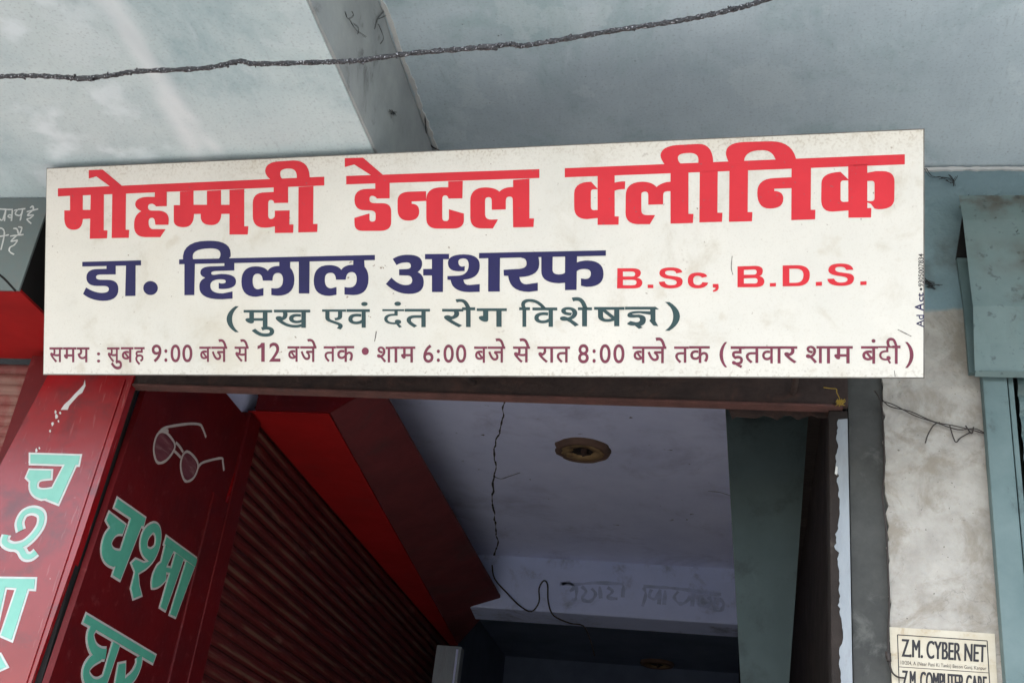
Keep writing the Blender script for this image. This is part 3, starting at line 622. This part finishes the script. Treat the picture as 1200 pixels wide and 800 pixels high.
# ------------------------------------------------------------------ optician's red boards
OB = thing('painted_board', 'glossy red board with pale mint Hindi letters facing the street below the signboard', 'shop board', (-2.05, 2.975, 0), 'red optician boards')
YB = 2.965
PO = Plane((0, YB, 0), (1, 0, 0), (0, -1, 0))
tl, trr = PO.hit(58, 436), PO.hit(157, 440); bl2, br2 = PO.hit(-185, 900), PO.hit(10, 900)
bm = bmesh.new(); fill(bm, [[(tl[0] - .02, tl[1] + .12), tl, PO.hit(0, 545), PO.hit(-60, 655), (bl2[0], .25), (br2[0] + .005, .25), br2, PO.hit(37, 798), PO.hit(92, 640), trr, (trr[0] + .02, trr[1] + .12)]], PO.at, -.03, 0)
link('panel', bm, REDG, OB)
bm = bmesh.new()
ea, eb = PO.hit(146, 445), PO.hit(30, 800)
brush(bm, [ea, ((ea[0] * 2 + eb[0]) / 3, (ea[1] * 2 + eb[1]) / 3), ((ea[0] + 2 * eb[0]) / 3, (ea[1] + 2 * eb[1]) / 3), eb, (eb[0] * 2 - ea[0], eb[1] * 2 - ea[1])], .004, PO.at, 0, .004); link('edge_strip', bm, REDG, OB)
N1 = (0, 520, 2.857)
streetword = [(N1, '103,35 268,40 262,70 103,65'), (N1, '222,62 255,66 195,200 158,185'), (N1, '100,88 172,90 170,115 142,118 122,122* 124,145 130,160* 182,148 172,180 140,184 95,172* 103,125 90,112'),
              (N1, '0,450 118,452 115,485 0,478'), (N1, '60,475 97,475 40,655 5,640'), (N1, '-60,475 20,475 -20,655 -60,640'), (N1, '0,705 22,745 -10,760 -50,710')]
def strokeword(bm, fr, sts, wpx, plane, h, gap=0):
    for k, st in enumerate(sts):
        pts = [Vector(plane.hit(*q)) for q in P(fr, st)]; sc = (Vector(plane.hit(60, 600)) - Vector(plane.hit(70, 600))).length / 10
        brush(bm, pts, wpx / fr[2] * sc + gap, plane.at, 0, h + .0001 * k)
sw = [[(70, 290), (66, 262), (82, 232), (112, 222), (138, 235), (138, 268), (115, 305), (80, 335), (42, 343), (16, 328), (22, 304)], [(52, 342), (70, 352), (84, 374), (104, 376), (122, 362)]]
bm = bmesh.new()
for i, (fr, s) in enumerate(streetword): trace(bm, PO, fr, s, .0006 + .0001 * i, .006)
strokeword(bm, N1, sw, 10, PO, .0006, .006)
lo = link('letter_outline', bm, WHITE, OB)
bm = bmesh.new()
for i, (fr, s) in enumerate(streetword): trace(bm, PO, fr, s, .0022 + .0001 * i)
strokeword(bm, N1, sw, 8, PO, .0022)
link('street_lettering', bm, MINTP, OB)
bm = bmesh.new()                     # scraped bare streak
z2 = lambda x, y: PO.hit(50 + x / 8, 380 + y / 8)
bm2pts = [(396, 520), (402, 575), (372, 640), (335, 665), (290, 715), (250, 760), (235, 800), (170, 800), (205, 750), (255, 705), (300, 655), (345, 610), (385, 565)]
fill(bm, [[z2(*p) for p in bm2pts]], PO.at, 0, .0008); link('scraped_patch', bm, WHITE, OB)
for (x, y, s) in ((130, 860, 22), (95, 930, 14), (150, 905, 10), (70, 1000, 9), (120, 820, 12), (165, 830, 9), (-60, 1180, 14), (-80, 1230, 18), (-30, 1160, 10), (-120, 1290, 12)):
    bm = bmesh.new(); fill(bm, [[z2(x + s * math.cos(k) * random.uniform(.5, 1.2), y + 1.6 * s * math.sin(k) * random.uniform(.5, 1.2)) for k in range(6)]], PO.at, 0, .0007 + .00001 * s); link('paint_chip', bm, WHITE, OB)

PB2 = thing('painted_board', 'dark red board on the passage wall with green Hindi letters and drawn spectacles', 'shop board', (-1.85, 3.4, 0), 'red optician boards')
XB = -1.838
PW = Plane((XB, 0, 0), (0, 1, 0), (1, 0, 0))
bm = bmesh.new()
h = PW.hit
lo_ = lambda p, q, z: (p[0] + (q[0] - p[0]) * (z - p[1]) / (q[1] - p[1]), z)
e0, e1, g0, g1 = h(296, 498), h(202, 800), h(173, 452), h(57, 800)
fill(bm, [[g0, (h(225, 440)), h(262, 457), e0, lo_(e0, e1, .2), lo_(g0, g1, .2)]], PW.at, -.02, 0)
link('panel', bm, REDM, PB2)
bm = bmesh.new()
fill(bm, [[(e0[0] - .030, e0[1] - .012), (e0[0] - .018, e0[1] - .004), (lo_(e0, e1, .22)[0] - .018, .22), (lo_(e0, e1, .22)[0] - .030, .22)]], PW.at, 0, .006); link('edge_strip', bm, REDG, PB2)
N2, N3, N4 = (100, 570, 4.707), (70, 700, 8), (160, 480, 8)
wallword = [(N2, '175,60 332,170 318,225 155,115'), (N2, '250,165 312,208 190,518 145,490'), (N2, '130,138 222,208 202,265 160,255* 142,310 142,358* 215,345 195,430 150,447 82,425* 85,340 92,262* 132,225 110,185'),
            (N2, '375,195 422,198* 415,290 402,400* 330,455 290,480 295,540 310,600 262,620 248,560 270,470 250,420 275,395 320,415 345,410 298,380* 300,310 308,213*|370,255 392,262* 382,320 360,352* 340,330 333,288*'),
            (N2, '445,270 630,405 612,452 430,318'), (N2, '438,315 487,350 445,440 442,515 400,567* 365,560 353,500* 395,430 415,412'), (N2, '440,438 500,450 490,482 435,475'), (N2, '495,360 542,393 440,685 408,665'), (N2, '555,405 602,438 497,722 462,705'),
            (N3, '245,145 900,535 870,620 210,235'), (N3, '495,400 562,438 420,860 360,860'), (N3, '545,615 615,600 605,860 500,860')]
ws = [[(315, 270), (285, 330), (285, 400), (315, 480), (370, 520), (425, 525)], [(380, 535), (300, 585), (245, 660), (245, 740), (290, 800), (350, 810), (400, 780)], [(738, 545), (735, 620), (690, 720), (620, 790), (540, 850)]]
def strokes3(bm, w, h1, gap):
    sc = (Vector(h(150, 750)) - Vector(h(160, 750))).length / 10 / 8
    for k, st in enumerate(ws): brush(bm, [h(*q) for q in P(N3, st)], w * sc * .85 + gap, PW.at, 0, h1 + .0001 * k)
bm = bmesh.new()
for i, (fr, s) in enumerate(wallword): trace(bm, PW, fr, s, .0006 + .0001 * (i % 8), .004)
strokes3(bm, 32, .0016, .004); link('letter_outline', bm, CREAM, PB2)
bm = bmesh.new()
for i, (fr, s) in enumerate(wallword): trace(bm, PW, fr, s, .0026 + .0001 * (i % 8), -.003)
strokes3(bm, 26, .0036, 0); link('wall_lettering', bm, GREENP, PB2)
g4 = lambda *ps: [h(160 + x / 8, 480 + y / 8) for x, y in ps]
bm = bmesh.new(); gw = .0042
for k, (st, cl) in enumerate((([(225, 205), (180, 260), (160, 370), (180, 470), (215, 498), (280, 470), (345, 385), (355, 315), (290, 225)], True), ([(470, 390), (430, 430), (412, 520), (430, 620), (465, 670), (530, 640), (570, 560), (570, 490), (520, 420)], True),
               ([(365, 305), (400, 340), (435, 395)], False), ([(352, 385), (380, 410), (412, 445)], False), ([(205, 215), (240, 180), (290, 160), (430, 137), (520, 130), (590, 138), (615, 165), (650, 255)], False), ([(240, 195), (285, 190), (290, 215)], False), ([(575, 545), (590, 515), (640, 485), (790, 452), (808, 490), (818, 568)], False))):
    brush(bm, g4(*st), gw, PW.at, 0, .0012 + .0001 * k, cl, .15)
link('drawn_spectacles', bm, CREAM, PB2)
bm = bmesh.new(); fill(bm, [g4((225, 210), (180, 265), (165, 370), (182, 462), (215, 488), (275, 462), (335, 385), (350, 315), (285, 228))], PW.at, 0, .0008); link('drawn_lens', bm, LENS, PB2)
bm = bmesh.new(); fill(bm, [g4((470, 398), (435, 435), (420, 520), (436, 615), (468, 658), (525, 632), (560, 556), (560, 495), (515, 428))], PW.at, 0, .0008); link('drawn_lens', bm, LENS, PB2)

# ------------------------------------------------------------------ shutters
def curtain(bm, axis, c0, c1, plane, z0, z1, pitch, depth, out):
    """corrugated slat curtain; axis 'y' = runs along Y on plane X, 'x' = along X on plane Y"""
    prof = []; z = z0; i = 0
    while z < z1:
        for t, d in ((0, 0), (.08, .12), (.2, .72), (.38, 1), (.58, .95), (.78, .6), (.92, .12)): prof.append((z + t * pitch, d * depth + .0015 * math.sin(i * 2.3)))
        z += pitch; i += 1
    rows = []
    ns = 8
    for k in range(ns + 1):
        c = c0 + (c1 - c0) * k / ns
        rows.append([bm.verts.new((plane + out * d, c, z)) if axis == 'y' else bm.verts.new((c, plane + out * d, z)) for z, d in prof])
    for k in range(ns):
        for j in range(len(prof) - 1): bm.faces.new((rows[k][j], rows[k + 1][j], rows[k + 1][j + 1], rows[k][j + 1]))
    bmesh.ops.recalc_face_normals(bm, faces=bm.faces[:])
Z_H = 3.27
RS = thing('rolling_shutter', 'dark red rolling shutter with bright red hood along the passage wall', 'shutter', (XL, 5.3, 0), 'rolling shutters')
bm = bmesh.new(); curtain(bm, 'y', 3.865, 7.5, XL - .005, 0.05, 3.45, .052, .016, 1); link('slat_curtain', bm, SLAT, RS, smooth=False)
link('guide_channel', boxes((XL - .01, XL + .030, 3.64, 3.765, 0, 2.9, .004), (XL - .01, XL + .034, 3.767, 3.87, 0, 3.262, .004)), REDM, RS)
link('guide_channel', boxes((XL - .01, XL + .045, 7.5, 7.56, 0, 3.24, .004)), REDM, RS)
f0, f1 = onZ(301, 488, Z_H), onZ(386, 486, Z_H); b0, b1 = onZ(520, 760, Z_H), onZ(541, 757, Z_H)
xi = XL + .012
fr_i, fr_o = Vector((xi, f1.y, Z_H)), Vector((f1.x, f1.y, Z_H)); bk_i, bk_o = Vector((xi, 7.3, Z_H)), Vector((-1.795, 7.3, Z_H))
bm = bmesh.new(); t = .006
hexa(bm, [fr_i, fr_o, bk_o, bk_i] + [q + Vector((0, 0, t)) for q in (fr_i, fr_o, bk_o, bk_i)]); link('hood_underside', bm, REDH, RS)
yb = 6.592; kb = (yb - f1.y) / (7.3 - f1.y); xb = fr_o.x + (bk_o.x - fr_o.x) * kb
C0, C1 = onZ(456, 470, 3.40), onZ(594, 712, 3.40)
pf = [Vector((xi, f1.y, Z_H + t + .001)), Vector((fr_o.x + .002, f1.y, Z_H + t + .001)), Vector((C0.x, f1.y, 3.40)), Vector((C0.x, f1.y, 3.412)), Vector((xi, f1.y, 3.412))]
pb = [Vector((xi, 7.29, Z_H + t + .001)), Vector((bk_o.x + .002, 7.29, Z_H + t + .001)), Vector((C1.x, yb, 3.40)), Vector((C1.x, yb, 3.412)), Vector((xi, yb, 3.412))]
bm = bmesh.new(); va = [bm.verts.new(q) for q in pf]; vb = [bm.verts.new(q) for q in pb]
for k in (1, 2, 3): bm.faces.new((va[k], va[(k + 1) % 5], vb[(k + 1) % 5], vb[k]))
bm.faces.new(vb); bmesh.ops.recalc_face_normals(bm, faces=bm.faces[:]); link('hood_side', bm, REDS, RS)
bm = bmesh.new(); a5 = [q + Vector((.03 if k in (0, 4) else 0, -.002, 0)) for k, q in enumerate(pf)]; b5 = [q + Vector((0, -.008, 0)) for q in a5]
va = [bm.verts.new(q) for q in a5]; vb = [bm.verts.new(q) for q in b5]; bm.faces.new(va); bm.faces.new(vb[::-1])
for k in range(5): bm.faces.new((va[k], vb[k], vb[(k + 1) % 5], va[(k + 1) % 5]))
bmesh.ops.recalc_face_normals(bm, faces=bm.faces[:]); link('hood_front', bm, REDM, RS)

# next shop's shutter at the far left
YH = 2.62
pA = onY(22, 340, YH); zA = pA.z; XA = pA.x
LS = thing('rolling_shutter', 'dusty red shutter left of the boards under a grey teal hood lettered in white', 'shutter', (-3, 3.0, 0), 'rolling shutters')
bm = bmesh.new(); curtain(bm, 'x', -5, -2.2, 3.10, .05, zA, .036, .009, -1); link('slat_curtain', bm, SLATP, LS)
ztop = ZL - .004
bm = boxes((-5, XA, YH, YH + .008, zA, ztop, .002)); hf = link('hood_front', bm, TEALG, LS)
bm = boxes((XA - .007, XA - .001, YH + .009, 3.02, zA + .009, ztop)); link('hood_end', bm, BLACK, LS)  # end face coloured black, its shade put into the material
bm = boxes((-5, XA - .001, YH + .009, 3.06, zA, zA + .008)); link('hood_underside', bm, REDH, LS)
link('guide_channel', boxes((-2.225, -2.10, 2.992, 3.09, 0, zA - .02, .004)), REDM, LS)
PN = Plane((0, YH, 0), (1, 0, 0), (0, -1, 0)); N5 = (0, 230, 6.667)
bm = bmesh.new()
for k, st in enumerate(([(-60, 98), (0, 100), (60, 104), (100, 104)], [(-30, 150), (0, 180), (18, 188), (30, 160), (46, 108)], [(46, 108), (40, 150), (36, 196)], [(60, 155), (78, 145), (92, 155), (80, 168), (62, 158)], [(98, 110), (90, 195)], [(112, 112), (135, 108), (120, 138), (150, 152), (168, 138)], [(178, 104), (168, 150), (158, 192)], [(140, 104), (200, 98)],
    [(210, 122), (300, 100)], [(252, 115), (216, 150), (262, 148), (236, 172), (212, 182), (246, 216)], [(236, 92), (258, 78), (262, 108)],
    [(-20, 262), (10, 250), (34, 275), (30, 330), (8, 420)], [(-20, 318), (40, 308), (72, 302)], [(-30, 330), (-20, 380), (-40, 430)],
    [(82, 312), (130, 306), (186, 300)], [(132, 308), (88, 352), (136, 346), (112, 382), (80, 400), (76, 432), (112, 456)], [(106, 252), (134, 258), (146, 300)], [(144, 240), (172, 250), (154, 300)], [(128, 358), (136, 340)])):
    brush(bm, [PN.hit(*q) for q in P(N5, st)], .0021, PN.at, 0, .0006 + .00005 * k, jit=.35)
link('hood_lettering', bm, WHITE, hf)
bm = bmesh.new(); brush(bm, [PN.hit(*q) for q in P(N5, [(-20, 600), (40, 650), (125, 742)])], .003, PN.at, 0, .0006); link('hood_seam', bm, BLACK, hf)

# right-hand shop's shutter
YR = 2.885
RT = thing('rolling_shutter', 'faded teal bent sheet hood and post of the shop right of the plaster pillar', 'shutter', (.9, 2.95, 2.95), 'rolling shutters')
zt, zbnd, zbt = onY(1150, 229, YR + .05).z, onY(1150, 359, YR).z, onY(1150, 434, YR + .01).z
xl = onY(1138, 330, YR).x
prof = [(YR + .05, zt), (YR + .022, zt - .10), (YR + .004, zbnd + .06), (YR - .004, zbnd), (YR + .0005, zbnd - .012), (YR + .022, zbnd - .10), (YR + .038, zbt + .014), (YR + .028, zbt + .008), (YR + .045, zbt)]
bm = bmesh.new(); rows = []
for k in range(41):
    x = xl + (2.2 - xl) * k / 40
    row = []
    for j, (y, z) in enumerate(prof):
        wv = .009 * noise.noise(Vector((x * 7, z * 6, 1))) + .0025 * noise.noise(Vector((x * 22, z * 17, 4)))
        row.append(bm.verts.new((x + (.004 * noise.noise(Vector((z * 30, 0, 7))) if k == 0 else 0) + (-.006 * (j < 2) if k == 0 else 0), y + wv, z + wv * .8)))
    rows.append(row)
for k in range(40):
    for j in range(len(prof) - 1): bm.faces.new((rows[k][j], rows[k][j + 1], rows[k + 1][j + 1], rows[k + 1][j]))
bmesh.ops.solidify(bm, geom=bm.faces[:], thickness=.003); bmesh.ops.recalc_face_normals(bm, faces=bm.faces[:])
link('hood_sheet', bm, TEAL, RT)
link('hood_lid', boxes((xl + .002, 2.2, YR + .056, 2.985, zt - .008, zt - .004)), TEAL, RT)
PE = Plane((0, 2.964, 0), (1, 0, 0), (0, -1, 0)); bm = bmesh.new()
fill(bm, [[PE.hit(*p) for p in ((1135, 228), (1131, 234), (1121, 300), (1150, 302), (1150, 240))]], PE.at, -.02, 0); link('open_end_shade', bm, BLACK, RT)  # black plate standing in for the shaded inside of the hood
bm = bmesh.new(); fill(bm, [[PE.hit(*p) for p in ((1121.5, 301), (1150, 302), (1150, 436), (1136, 436), (1130, 360))]], PE.at, -.02, -.004); link('end_flap', bm, TEALP, RT)
link('guide_post', boxes((.584, .645, 2.945, 2.984, 0, zbt + .1, .004), (.649, .662, 2.955, 2.985, 0, zbt + .1, .002)), TEALP, RT)
bm = bmesh.new(); curtain(bm, 'x', .68, 2.2, 3.0, .05, zbt + .05, .06, .012, -1); link('slat_curtain', bm, TEALP, RT)

# pale post end deep in the passage
PP = thing('wall_post', 'pale grey post standing at the dark far end of the red shutter', 'post', (-1.75, 6.55, 0))
q0, q1 = onY(509, 775, 6.5), onY(541, 757, 6.5)
bm = bmesh.new(); box(bm, q0.x, q1.x, 6.5, 6.58, .12, q1.z, .006); link('post_shaft', bm, JAMB, PP)
bm = bmesh.new(); tube(bm, [(q1.x - .012, 6.49, .12), (q1.x - .012, 6.49, 1.6), (q1.x - .02, 6.49, q1.z - .02)], .007, 6); link('cable_strip', bm, CEIL, PP)

# ------------------------------------------------------------------ ceiling light mounts
def mount(cx, cy, zc, sx, label):
    T = thing('ceiling_light_mount', label, 'light mount', (cx, cy, zc), 'empty round light mounts on the passage ceiling')
    def disc(r0, r1, z0, z1, name, m, wav=0):
        bm = bmesh.new(); n = 40
        ring = lambda r, z: [bm.verts.new((cx + r * (1 + wav * noise.noise(Vector((math.cos(6.283 * i / n) * 3.2, math.sin(6.283 * i / n) * 3.2, r * 9)))) * math.cos(6.283 * i / n) * sx, cy + r * math.sin(6.283 * i / n), z)) for i in range(n)]
        R_ = [ring(r0, zc), ring(r0, z0), ring((r0 + r1) / 2 + .004, z1), ring(r1, z1), ring(r1, zc)]
        for a, b in zip(R_, R_[1:]):
            for i in range(n): bm.faces.new((a[i], a[(i + 1) % n], b[(i + 1) % n], b[i]))
        bmesh.ops.recalc_face_normals(bm, faces=bm.faces[:]); return link(name, bm, m, T, smooth=True)
    disc(.124, .098, zc - .010, zc - .026, 'rim', WOODP, .16)
    disc(.101, .052, zc - .022, zc - .020, 'wood_block', WOOD, .3)
    disc(.056, .036, zc - .012, zc - .015, 'inner_ring', DBRN, .25)
    bm = bmesh.new(); n = 20; bm.faces.new([bm.verts.new((cx + .07 * math.cos(6.283 * i / n), cy + .07 * math.sin(6.283 * i / n), zc - .003)) for i in range(n)][::-1]); link('hole', bm, BLACK, T)  # black disc painted for the shade inside the hole
    bm = bmesh.new(); tube(bm, [(cx + .005, cy, zc - .002), (cx + .008, cy + .006, zc - .02), (cx + .012, cy + .012, zc - .03)], .014, 8, .3); link('wire_stub', bm, RUST, T)
p = onZ(683, 525, ZC); mount(p.x, p.y, ZC, 1.0, 'round wooden light mount with dark hole in the passage ceiling near the crack')
p = onZ(770, 776, ZC); mount(p.x, p.y, ZC + .002, 1.0, 'dim round light mount on the dark ceiling beyond the beam')

# ------------------------------------------------------------------ wires
YC = 1.85
ck = [(-120, 96), (-60, 93), (0, 90), (40, 89), (80, 91), (100, 92), (135, 88), (160, 84), (240, 80), (280, 72), (300, 75), (380, 73), (420, 71), (480, 63), (540, 58), (590, 53), (600, 52), (612, 54), (650, 48), (720, 36), (780, 27), (820, 20), (860, 11), (885, 4), (930, -12), (1000, -40), (1100, -85)]
cp = [onY(x, y, YC) for x, y in ck]
bm = bmesh.new(); tube(bm, cp, .0051, 14, .22, n=44, seed=3, twist=.42)
for i in range(70):                 # knots and whiskers of old wrapping
    k = random.uniform(1, len(cp) - 3); i0 = int(k); p = cp[i0].lerp(cp[i0 + 1], k - i0); d = Vector((random.uniform(-1, 1), random.uniform(-1, 1), random.uniform(-1, 1))).normalized()
    tube(bm, [p + d * .004, p + d * random.uniform(.006, .0095) + Vector((random.uniform(-.008, .008), 0, 0))], random.uniform(.0012, .003), 5, .3, n=2, seed=i)
for (x, y) in ((100, 93), (572, 56)):
    p = onY(x, y, YC); tube(bm, [p + Vector((-.02, -.001, 0)), p + Vector((0, -.001, .001)), p + Vector((.02, -.001, 0))], .0066, 8, .4, n=4, seed=x)
tag(link('overhead_cable', bm, CABLE, None, True, tuple(cp[8])), 'thick dark rough cable speckled with white and painted glints strung under the soffits above the signboard', 'cable')
YW = 2.975
w1 = lambda *ps: [onY(840 + x / 2.161, 430 + y / 2.161, YW) for x, y in ps]
bm = bmesh.new()
tube(bm, w1((418, 82), (440, 100), (490, 112), (550, 138), (600, 148), (650, 160), (690, 172)), .0016, 6)
tube(bm, w1((418, 86), (450, 96), (500, 122), (560, 142), (610, 158), (655, 156), (690, 174)), .0016, 6)
tube(bm, w1((528, 192), (535, 170), (550, 146), (565, 140)), .0016, 6); tube(bm, w1((590, 148), (598, 175), (606, 190), (618, 178), (640, 166)), .0016, 6)
tube(bm, w1((630, 148), (645, 168), (650, 152)), .002, 6)
tag(link('binding_wire', bm, WIRE, None, True, tuple(w1((418, 82))[0])), 'thin twisted black wire tied across the top of the plaster pillar', 'wire')
bm = bmesh.new()
tube(bm, w1((400, 60), (416, 90), (422, 160), (424, 260), (420, 330), (430, 420), (434, 520), (437, 600), (434, 690), (440, 760), (455, 782), (475, 786)), .0022, 6)
tube(bm, w1((432, 720), (437, 745)), .006, 6, .4)
tag(link('hanging_wire', bm, WIRE, None, True, tuple(w1((400, 60))[0])), 'thin black wire running down the left edge of the plaster pillar to the notice', 'wire')
bm = bmesh.new(); y8 = lambda *ps: [onY(940 + x / 8, 380 + y / 8, 2.962) for x, y in ps]
for k in range(24):
    tube(bm, y8((345 + random.uniform(-25, 40), 725 + random.uniform(-25, 30)), (350 + random.uniform(-30, 30), 735 + random.uniform(-30, 20)), (350 + random.uniform(-40, 60), 745 + random.uniform(-50, 40))), .0009, 5)
tube(bm, y8((200, 590), (270, 600), (320, 605), (325, 640), (350, 690), (355, 735)), .0013, 5)
tag(link('yellow_thread', bm, YELL, None, False, tuple(y8((350, 735))[0])), 'small knot of yellow thread on the right end of the rusty lintel', 'thread')
wq = lambda x, y: PB.hit(560 + x / 2.222, 440 + y / 2.222)
bm = bmesh.new(); tube(bm, [PB.at(*wq(*p), .012) for p in ((38, 494), (45, 530), (80, 570), (110, 600), (140, 615), (160, 590), (160, 555), (172, 535), (182, 545), (184, 590), (198, 625), (240, 645), (275, 652), (292, 685), (305, 730))], .0042, 6)
tag(link('loose_wire', bm, WIRE, None, True, tuple(PB.at(*wq(80, 570), .012))), 'loose dark wire looping over the bluish ceiling beam in the passage', 'wire')
# cobwebs of soot
def strands(bm, P3, w):
    for k in range(4):
        d = Vector((random.uniform(-1, 1), random.uniform(-1, 1), random.uniform(-1, 1))) * w * 2.2
        tube(bm, [p + d * random.uniform(.2, 1) + Vector((random.uniform(-1, 1), random.uniform(-1, 1), random.uniform(-1, 1))) * w * 1.2 for p in P3], w * random.uniform(.2, .45), 4, .7)
def web(label, sts, zz, w=.0016, y=None):
    bm = bmesh.new(); f = (lambda x, yy: onZ(x, yy, zz)) if y is None else (lambda x, yy: onY(x, yy, y))
    for s in sts: strands(bm, [f(*p) + Vector((0, 0, -.006)) for p in s], w)
    tag(link('cobweb', bm, WEB, None, False, tuple(f(*sts[0][0]))), label, 'cobweb', 'sooty cobwebs')
f8 = lambda *ps: [(340 + x / 2.143, y / 2.143) for x, y in ps]
XS = -.985
def webx(label, sts, w=.0011):
    bm = bmesh.new()
    for s in sts: strands(bm, [onX(x, y, XS) for x, y in s], w)
    tag(link('cobweb', bm, WEB, None, False, tuple(onX(*sts[0][0], XS))), label, 'cobweb', 'sooty cobwebs')
webx('wispy sooty cobweb high on the dark step between the soffits', [f8((138, 30), (145, 48), (158, 40), (155, 30)), f8((148, 48), (165, 75), (190, 95)), f8((160, 60), (172, 70), (170, 85))])
webx('sooty cobweb at the pale edge just above the cable', [f8((212, 75), (218, 50), (235, 28)), f8((222, 48), (240, 40)), f8((228, 110), (235, 95), (222, 60))])
webx('small clump of soot low on the dark step above the signboard', [f8((250, 280), (262, 284), (258, 290)), f8((256, 276), (266, 290)), f8((254, 284), (266, 281))], .0017)
web('sooty threads trailing from the foot of the step to the signboard', [f8((335, 325), (345, 350), (360, 365), (378, 374)), f8((310, 350), (325, 345), (330, 360)), f8((318, 340), (322, 362)), f8((338, 290), (342, 330))], ZS, .0026)
f5 = lambda *ps: [(1050 + x / 2.667, 160 + y / 2.667) for x, y in ps]
web('dangling soot cobweb on the teal wall band under the soffit', [f5((92, 95), (110, 120), (140, 122)), f5((140, 122), (160, 126), (178, 132)), f5((155, 130), (175, 140), (190, 120)), f5((182, 150), (178, 132), (165, 115))], 0, .0018, 2.975)
web('dark soot smear on the teal wall beside the sign edge', [f5((92, 440), (105, 452), (140, 462)), f5((92, 450), (118, 458)), f5((95, 455), (122, 462))], 0, .0032, 2.98)

# ------------------------------------------------------------------ paper notice
PQ = Plane((0, 2.985, 0), (1, 0, 0), (0, -1, 0)); N7 = (1040, 730, 8.571)
NT = thing('paper_notice', 'yellowed paper notice in bold black English capitals pasted low on the plaster pillar', 'notice', (.48, 2.985, 2.3))
k7 = lambda *ps: [PQ.hit(*q) for q in P(N7, ps)]
bm = bmesh.new(); fill(bm, [k7((20, 36), (400, 60), (800, 86), (1078, 106), (1088, 350), (1108, 700), (1120, 960), (60, 900), (40, 500))], PQ.at, -.0005, .0012); link('sheet', bm, PAPER, NT)
bm = bmesh.new()
for a, b, wd in (((100, 115), (1000, 176), .0011), ((1000, 176), (1036, 800), .0011), ((100, 115), (122, 780), .0011), ((112, 436), (1012, 497), .0007)):
    brush(bm, k7(a, ((a[0] + b[0]) / 2, (a[1] + b[1]) / 2), b), wd, PQ.at, .0012, .0016 + wd * .1)
link('border_line', bm, INK, NT)
bm = bmesh.new()
for s, qd, wt in (('Z.M. CYBER NET', ((140, 336), (978, 394), (982, 215), (140, 155)), .007), ('10/204, A (Near Pani Ki Tanki) Becon Ganj, Kanpur', ((132, 424), (992, 480), (992, 436), (132, 372)), .0), ('Z.M. COMPUTER CARE', ((145, 650), (992, 706), (988, 532), (145, 470)), .007)):
    for dx in ((0, 5, 10) if wt else (0,)): letters(bm, s, P(N7, [(x + dx, y) for x, y in qd]), PQ, .0018 + dx * .00002, 0)
link('notice_lettering', bm, INK, NT)
